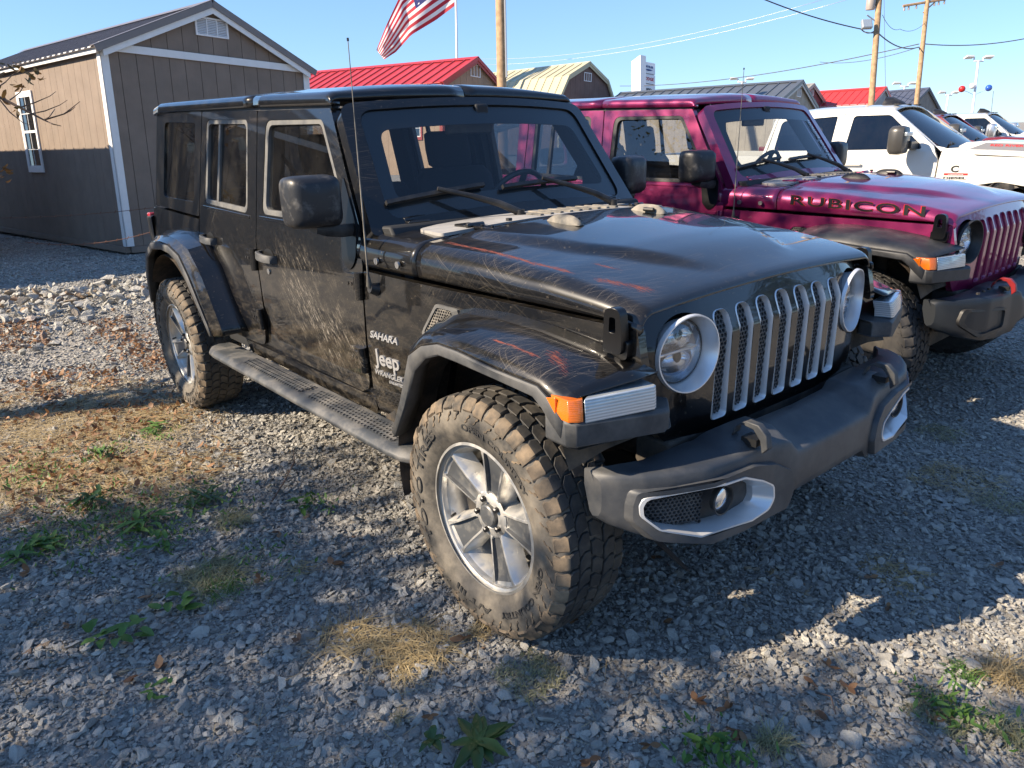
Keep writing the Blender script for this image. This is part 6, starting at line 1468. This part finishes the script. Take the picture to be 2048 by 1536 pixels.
lA, gA, aA, dA = lamp('tall white twin-headed lot lamp with coloured balls strung beneath', (1957, 122), (1945, 222), 45, 26)
lamp('small white twin-headed lot lamp left of the coloured balls', (1897, 190), (1892, 222), 60, 18)
lamp('distant white twin-headed lot lamp above the grey roof', (1484, 164), (1484, 172), 62, 22)
lamp('distant white twin-headed lot lamp above the cabin shed', (1809, 173), (1808, 182), 62, 22)
for nm, u, v, mt, lb_ in (('red', 1924, 178, 'red_print', 'shiny red ball hanging left of the tall lamp post'), ('white', 1945, 172, 'white_print', 'white ball on the tall lamp post between the red and blue ones'), ('blue', 1977.5, 176, 'blue_ball', 'shiny blue ball hanging right of the tall lamp post')):
    if mt == 'blue_ball': M[mt] = simple(mt, (.03, .10, .45), .15, coat=1.0)
    c = pxw(u, v, 44.8); r = .19 if nm != 'white' else .17
    e = MB().lathe([(max(.001, r*math.sin(a)), r*math.cos(a)) for a in np.linspace(0, math.pi, 13)], 20, axis='z').build('display_ball', M[mt], None, sharp=180); e.location = c; tag(e, lb_, 'ball')
mb = MB(); mb.tube([pxw(1924, 180, 44.8)-gA, pxw(1936, 184, 44.9)-gA, pxw(1948, 190, 45)-gA, pxw(1962, 184, 44.9)-gA, pxw(1977, 178, 44.8)-gA], .015, 5); mb.build('ball_bracket', M['wire_pale'], lA, sharp=60)
# dealer sign
sg0 = pxw(1288, 176, 58); sg = empty('pylon_sign', (sg0.x, sg0.y, 0)); tag(sg, 'white dealer pylon sign with stacked name panels', 'sign')
k = 58/1478; upv = (pxw(1288, 120, 58)-pxw(1288, 176, 58)).normalized(); o_ = Vector((sg0.x, sg0.y, 0)); rv_ = (cr*.92+cf*.38).normalized(); dv = rv_.cross(upv).normalized()*-1
def sgp(du, dvv, dep): return sg0-o_+cr*0+rv_*((du-0)*k)+upv*((176-dvv)*k)+dv*dep
def sgbox(u0, u1, v0, v1, d0, d1): 
    mb = MB(); mb.loft([[sgp(u0, v0, d0), sgp(u1, v0, d0), sgp(u1, v1, d0), sgp(u0, v1, d0)], [sgp(u0, v0, d1), sgp(u1, v0, d1), sgp(u1, v1, d1), sgp(u0, v1, d1)]]); return mb
sgbox(-23, -10, 123, 320, -.9, .4).build('pylon', M['white_metal'], sg, sharp=30)
sgbox(-10, 20, 126, 320, -.1, .25).build('pylon', M['galv'], sg, sharp=30)
for (v0, v1, tx, mt, hh, ww) in ((126, 148, 'CHRYSLER', 'blue_print', 5.5, 24), (150, 168, 'DODGE', 'red_print', 8.5, 25), (170, 188, 'Jeep', 'black_print', 10, 20)):
    po = sgbox(-10, 22, v0, v1, -.25, .25).build('name_panel', M['white_print'], sg, sharp=30)
    tb = MB(); addtext(tb, tx, lambda a, b_, d=0.0: sgp(a, -b_, -.27+d*10), -6.5, -((v0+v1)/2+(hh*.36 if tx != 'CHRYSLER' else 0)), hh, ww, .002, .0, offset=.02); tb.build('panel_lettering', M[mt], po, sharp=180)
    if tx == 'CHRYSLER': 
        mb = MB(); mb.add([sgp(a, b_, -.28) for a, b_ in ((-4, 141), (6, 140), (16, 141), (10, 143), (6, 143.5), (2, 143))], [(0, 1, 2, 3, 4, 5)]); mb.build('wing_emblem', M['blue_print'], po)
# ---------------------------------------------------------------- white pickups and the maroon one
def Yt(z): return lerp(z, [.4, .6, 1.0, 1.35, 1.42, 1.95], [.93, .97, 1.0, .975, .93, .72])
def build_truck(name, label, loc, rz, pm, chrome=False, badges=False, sc=1.0):
    e = empty(name, loc, None, (0, 0, rz)); e.scale = (sc,)*3; tag(e, label, 'pickup truck')
    def tx(x): return 0.0 if x < -.7 else .05*((x+.7)/1.6)**2
    for s in (-1, 1):
        f = lambda x, z, d=0.0, s=s: (x, s*(Yt(z)-tx(x)-d), z)
        fw_ = rp([(-1.93, 1.385, .04), (-1.90, 1.835, .05), (-1.42, 1.83, .12), (-.98, 1.46, .1), (-.93, 1.39, .04)], 5); rw_ = rp([(-2.95, 1.39, .05), (-2.92, 1.80, .08), (-2.12, 1.84, .03), (-2.13, 1.385, .03)], 5)
        fd_ = rp([(-.86, .60, .1), (-.74, .75, .1), (-.72, 1.25, .1), (-.80, 1.42, .05), (-1.40, 1.895, .1), (-2.02, 1.90, .01), (-2.04, .60, .06)]); rd_ = rp([(-2.05, .60, .05), (-2.03, 1.90, .01), (-2.98, 1.86, .08), (-3.06, 1.30, .05), (-3.06, 1.0, .1), (-2.8, .60, .1)])
        d1_ = panel('front_door', fd_, [fw_], f, .05, pm, e, bcuts=[1.0, 1.35, 1.42, 1.65], bevel=.006); d2_ = panel('rear_door', rd_, [rw_], f, .05, pm, e, bcuts=[1.0, 1.35, 1.42, 1.65], bevel=.006)
        for w_, d_, nm in ((fw_, d1_, 'window_glass'), (rw_, d2_, 'window_glass')):
            g = MB(); V, F, _ = fill2d(w_, (), (), [1.42, 1.65]); g.add([f(a, b_, .014) for a, b_ in V], F); g.build(nm, M['glass_truck'], d_, sharp=180)
        panel('pillar_applique', [(-2.13, 1.37), (-2.11, 1.84), (-2.035, 1.84), (-2.045, 1.37)], [], f, .01, M['beige_trim'], d2_, d0=-.003, bcuts=[1.42, 1.65], bevel=0); panel('pillar_applique', [(-2.035, 1.37), (-2.025, 1.845), (-1.92, 1.845), (-1.94, 1.37)], [], f, .01, M['beige_trim'], d1_, d0=-.003, bcuts=[1.42, 1.65], bevel=0)
        # pillar and cab side above the doors
        panel('cab_side', rp([(-.78, 1.425), (-1.42, 1.905, .08), (-3.02, 1.875, .05), (-3.12, 1.30), (-3.08, 1.30), (-2.985, 1.868, .08), (-2.03, 1.905), (-1.395, 1.90, .1), (-.70, 1.36), (-.66, 1.40)]), [], f, .06, pm, e, bcuts=[1.42, 1.65], bevel=.01)
        wing = rp([(-.72, .60, .05), (-.705, 1.25, .1), (-.68, 1.39, .02), (-.50, 1.40, .05), (-.30, 1.30, .1), (.95, 1.24, .1), (1.05, 1.0, .1), (1.0, .60, .05), (.60, .60), (.52, .76, .2), (.34, .93, .2), (0, .99, .3), (-.34, .93, .2), (-.52, .76, .2), (-.60, .60)])
        fe2 = panel('front_wing', wing, [], f, .05, pm, e, acuts=[-.3, 0, .3, .6], bcuts=[1.0, 1.35], bevel=.006)
        if badges and s < 0:
            for tx_, a0, b0, h_, w__, mt in (('C', -.55, 1.105, .11, .09, 'black_print'), ('DIESEL', -.62, 1.018, .040, .26, 'black_print')):
                tb = MB(); addtext(tb, tx_, f, a0, b0, h_, w__, .004, -.004, offset=.03); tb.build('badge', M[mt], fe2, sharp=40)
            mb = MB(); addpanel(mb, [(-.62, 1.066), (-.35, 1.066), (-.35, 1.090), (-.62, 1.090)], [], f, .004, -.005); mb.build('badge_bar', M['red_print'], fe2)
            tb = MB(); addtext(tb, 'cummins', lambda a, b_, d=0.0: f(a, b_, d), -.57, 1.071, .018, .17, .002, -.0065); tb.build('badge', M['white_print'], fe2)
        panel('bed_side', rp([(-3.14, .60), (-3.14, 1.32, .03), (-5.4, 1.36, .03), (-5.4, .70, .05), (-4.4, .62), (-4.35, .95, .2), (-3.95, 1.05, .3), (-3.5, .95, .2), (-3.45, .62)]), [], f, .05, pm, e, bcuts=[1.0], bevel=.01)
        hd = MB(); hd.loft([[f(-1.90+q, 1.20+u_, v_) for u_, v_ in ((-.018, -.045), (.018, -.045), (.018, -.02), (-.018, -.02))] for q in (0, .04, .2, .24)]); hd.build('door_handle', pm, d1_, bevel=.008)
        mb = MB(); rings = []
        for q, k_ in ((-.10, .82), (-.07, .98), (.02, 1), (.08, .9), (.10, .6)):
            rings.append([(-1.12+q, s*(1.30-math.copysign(abs(math.cos(a))**.45, math.cos(a))*.155*k_), 1.51+math.copysign(abs(math.sin(a))**.45, math.sin(a))*.18*k_) for a in [2*math.pi*j/20 for j in range(20)]])
        mb.loft(rings); mo = mb.build('door_mirror', M['silver'] if chrome else M['mirror_black'], e, sharp=50)
        MB().box(-1.03, -.99, min(s*1.20, s*1.42), max(s*1.20, s*1.42), 1.56, 1.61).build('mirror_lamp', M['drl'], mo, bevel=.008)
        MB().loft([[(-1.04+dx, s*y_, z_+dz) for dx, dz in ((-.05, -.05), (-.05, .05), (.05, .05), (.05, -.05))] for y_, z_ in ((1.22, 1.45), (1.0, 1.44), (.90, 1.42))]).build('mirror_arm', M['mirror_black'], mo, bevel=.01)
        mb = MB(); rows = [[(.0+.50*math.cos(a), s*y_, .48+.50*math.sin(a)) for y_ in (.98, .6)] for a in np.linspace(-.1, math.pi+.1, 14)]; gridface(mb, rows); mb.build('wheel_well', M['black_print'], e, sharp=60)
        for x_ in (0, -3.9): 
            w = MB().lathe([(.22, -.10), (.25, -.13), (.36, -.14), (.40, -.10), (.405, 0), (.40, .10), (.36, .13), (.2, .1)], 40, center=(x_, s*.88, .40)); wo2 = w.build('wheel', M['tyre'], e, sharp=40)
            MB().lathe([(.001, s*.02), (.10, s*.06), (.20, s*.04), (.235, s*.09), (.24, s*.02)], 30, center=(x_, s*.88, .40)).build('rim', M['rubber'], wo2, sharp=40)
    def ftr(a, b_, d=0.0): return (-.58-1.0*b_-.10*(a/.8)**2, a*(1-.17*b_), 1.405+.62*b_-.03*(a/.8)**2)
    mb = MB(); gridface(mb, [[ftr(a, b_) for a in np.linspace(-.82, .82, 13)] for b_ in np.linspace(0, .80, 8)]); mb.build('windshield', M['glass_truck'], e, sharp=180)
    mb = MB(); gridface(mb, [[(x, y*.735, z+.07*(1-abs(y)**3)) for y in np.linspace(-1, 1, 15)] for x, z in ((-1.38, 1.875), (-1.45, 1.895), (-1.9, 1.91), (-2.5, 1.905), (-3.0, 1.87), (-3.08, 1.82))]); mb.build('roof', pm, e, sharp=60, solid=.02)
    rows = []
    for x, z, w_ in ((-.66, 1.375, .80), (-.55, 1.385, .84), (-.3, 1.375, .88), (.2, 1.345, .90), (.7, 1.29, .90), (.95, 1.22, .88), (1.0, 1.15, .86)):
        rows.append([(x, y*w_, z-.05*abs(y)**6+.09*smooth((.62-abs(y))/.12)*smooth((x+.75)/.3)*smooth((.9-x)/.5)) for y in np.linspace(-1, 1, 41)])
    mb = MB(); gridface(mb, rows); ho = mb.build('hood', pm, e, sharp=60, solid=.02)
    mb = MB(); mb.box(-.74, -.67, -.74, .74, 1.34, 1.375); mb.build('cowl', M['rubber'], e)
    mb = MB(); mb.tube([(-.66, -.3, 1.40), (-.70, -.55, 1.46), (-.66, -.72, 1.43)], .015, 6); mb.build('wiper', M['rubber'], e)
    if badges:
        fd2 = lambda a, b_, d=0.0: (a, -.56-.10*(1-(b_-1.375)/.07)-0+d*0, b_-.03*(a+.3)+.004-d)
        fsd = lambda a, b_, d=0.0: (a, -(.60+.09*(1-b_/.10))-.006+d, 1.368-.045*(a+.4)+b_*.95+.004)
        panel('hood_decal', [(-.45, .0), (.3, .0), (.3, .085), (-.28, .085)], [], fsd, .002, M['decal_grey'], ho, bevel=0)
        tb = MB(); addtext(tb, 'RED RIVER', lambda a, b_, d=0.0: fsd(a, b_, d-.004), -.22, .045, .035, .36, .002, -.001, offset=.02); tb.build('hood_lettering', M['red_print'], ho)
    sf = MB(); sf.loft([[(-1.62+q, y_*w_, 1.965+h_*(1-abs(y_)**2)) for y_ in np.linspace(-1, 1, 9)]+[(-1.62+q, 0, 1.95)] for q, h_, w_ in ((.16, .0, .05), (.10, .05, .14), (-.02, .11, .18), (-.12, .12, .17), (-.18, .0, .1))]); sf.build('roof_beacon_cover', M['rubber'], e, sharp=50)
    for y_ in (-.45, .45, .0): MB().tube([(-1.45, y_, 1.955), (-1.45, y_, 1.975)], .05, 10).build('clearance_lamp', M['rubber'], e)
    cb = MB(); cb.box(-3.05, -.75, -.70, .70, .55, 1.35); cb.box(-3.0, -2.0, -.66, .66, 1.35, 1.60); cb.box(.9, 1.0, -.85, .85, .5, 1.2); cb.box(-5.3, .9, -.6, .6, .45, .62); cb.build('cab_interior', M['dark'], e)
    MB().box(-5.42, -5.36, -.92, .92, .65, 1.34).build('tailgate', pm, e, bevel=.02)
    return e
M['beige_trim'] = simple('beige_trim', (.50, .46, .40), .4); M['mirror_black'] = simple('mirror_black', (.05, .048, .045), .35); M['decal_grey'] = simple('decal_grey', (.16, .16, .17), .5)
TL = (-1.7794, 9.5293, -.1533); TR = .1194
build_truck('white_pickup', 'white crew-cab pickup with black tow mirrors and diesel badge, behind the purple car', TL, TR, M['white_paint'], badges=True)
def place(u, v, t, lp, rz):      # truck origin so that local point lp stands at the given spot
    p = pxw(u, v, t); c_, s_ = math.cos(rz), math.sin(rz); return (p.x-(lp[0]*c_-lp[1]*s_), p.y-(lp[0]*s_+lp[1]*c_), p.z-lp[2])
build_truck('maroon_pickup', 'dark red pickup mostly hidden between the two white ones', place(1888, 234, 16.0, (-1.36, -.70, 1.90), TR), TR, M['maroon_paint'])
build_truck('white_pickup', 'far white pickup with chrome tow mirror and roof clearance lamps at the right edge', place(1978, 230, 19.5, (-1.36, -.70, 1.90), TR), TR, M['white_paint'], chrome=True)
MB_ = MB().tube([pxw(1974, 276, 18), pxw(1982, 230, 18), pxw(1987, 182, 18)], .006, 5).build('whip_antenna', M['wire'], None, sharp=180); tag(MB_, 'thin whip antenna standing before the far white pickup', 'antenna')
build_offroader(black, (0, 0, 0), 0)
build_offroader(purple, (-.236, 2.678, 0.0), R(1.36))
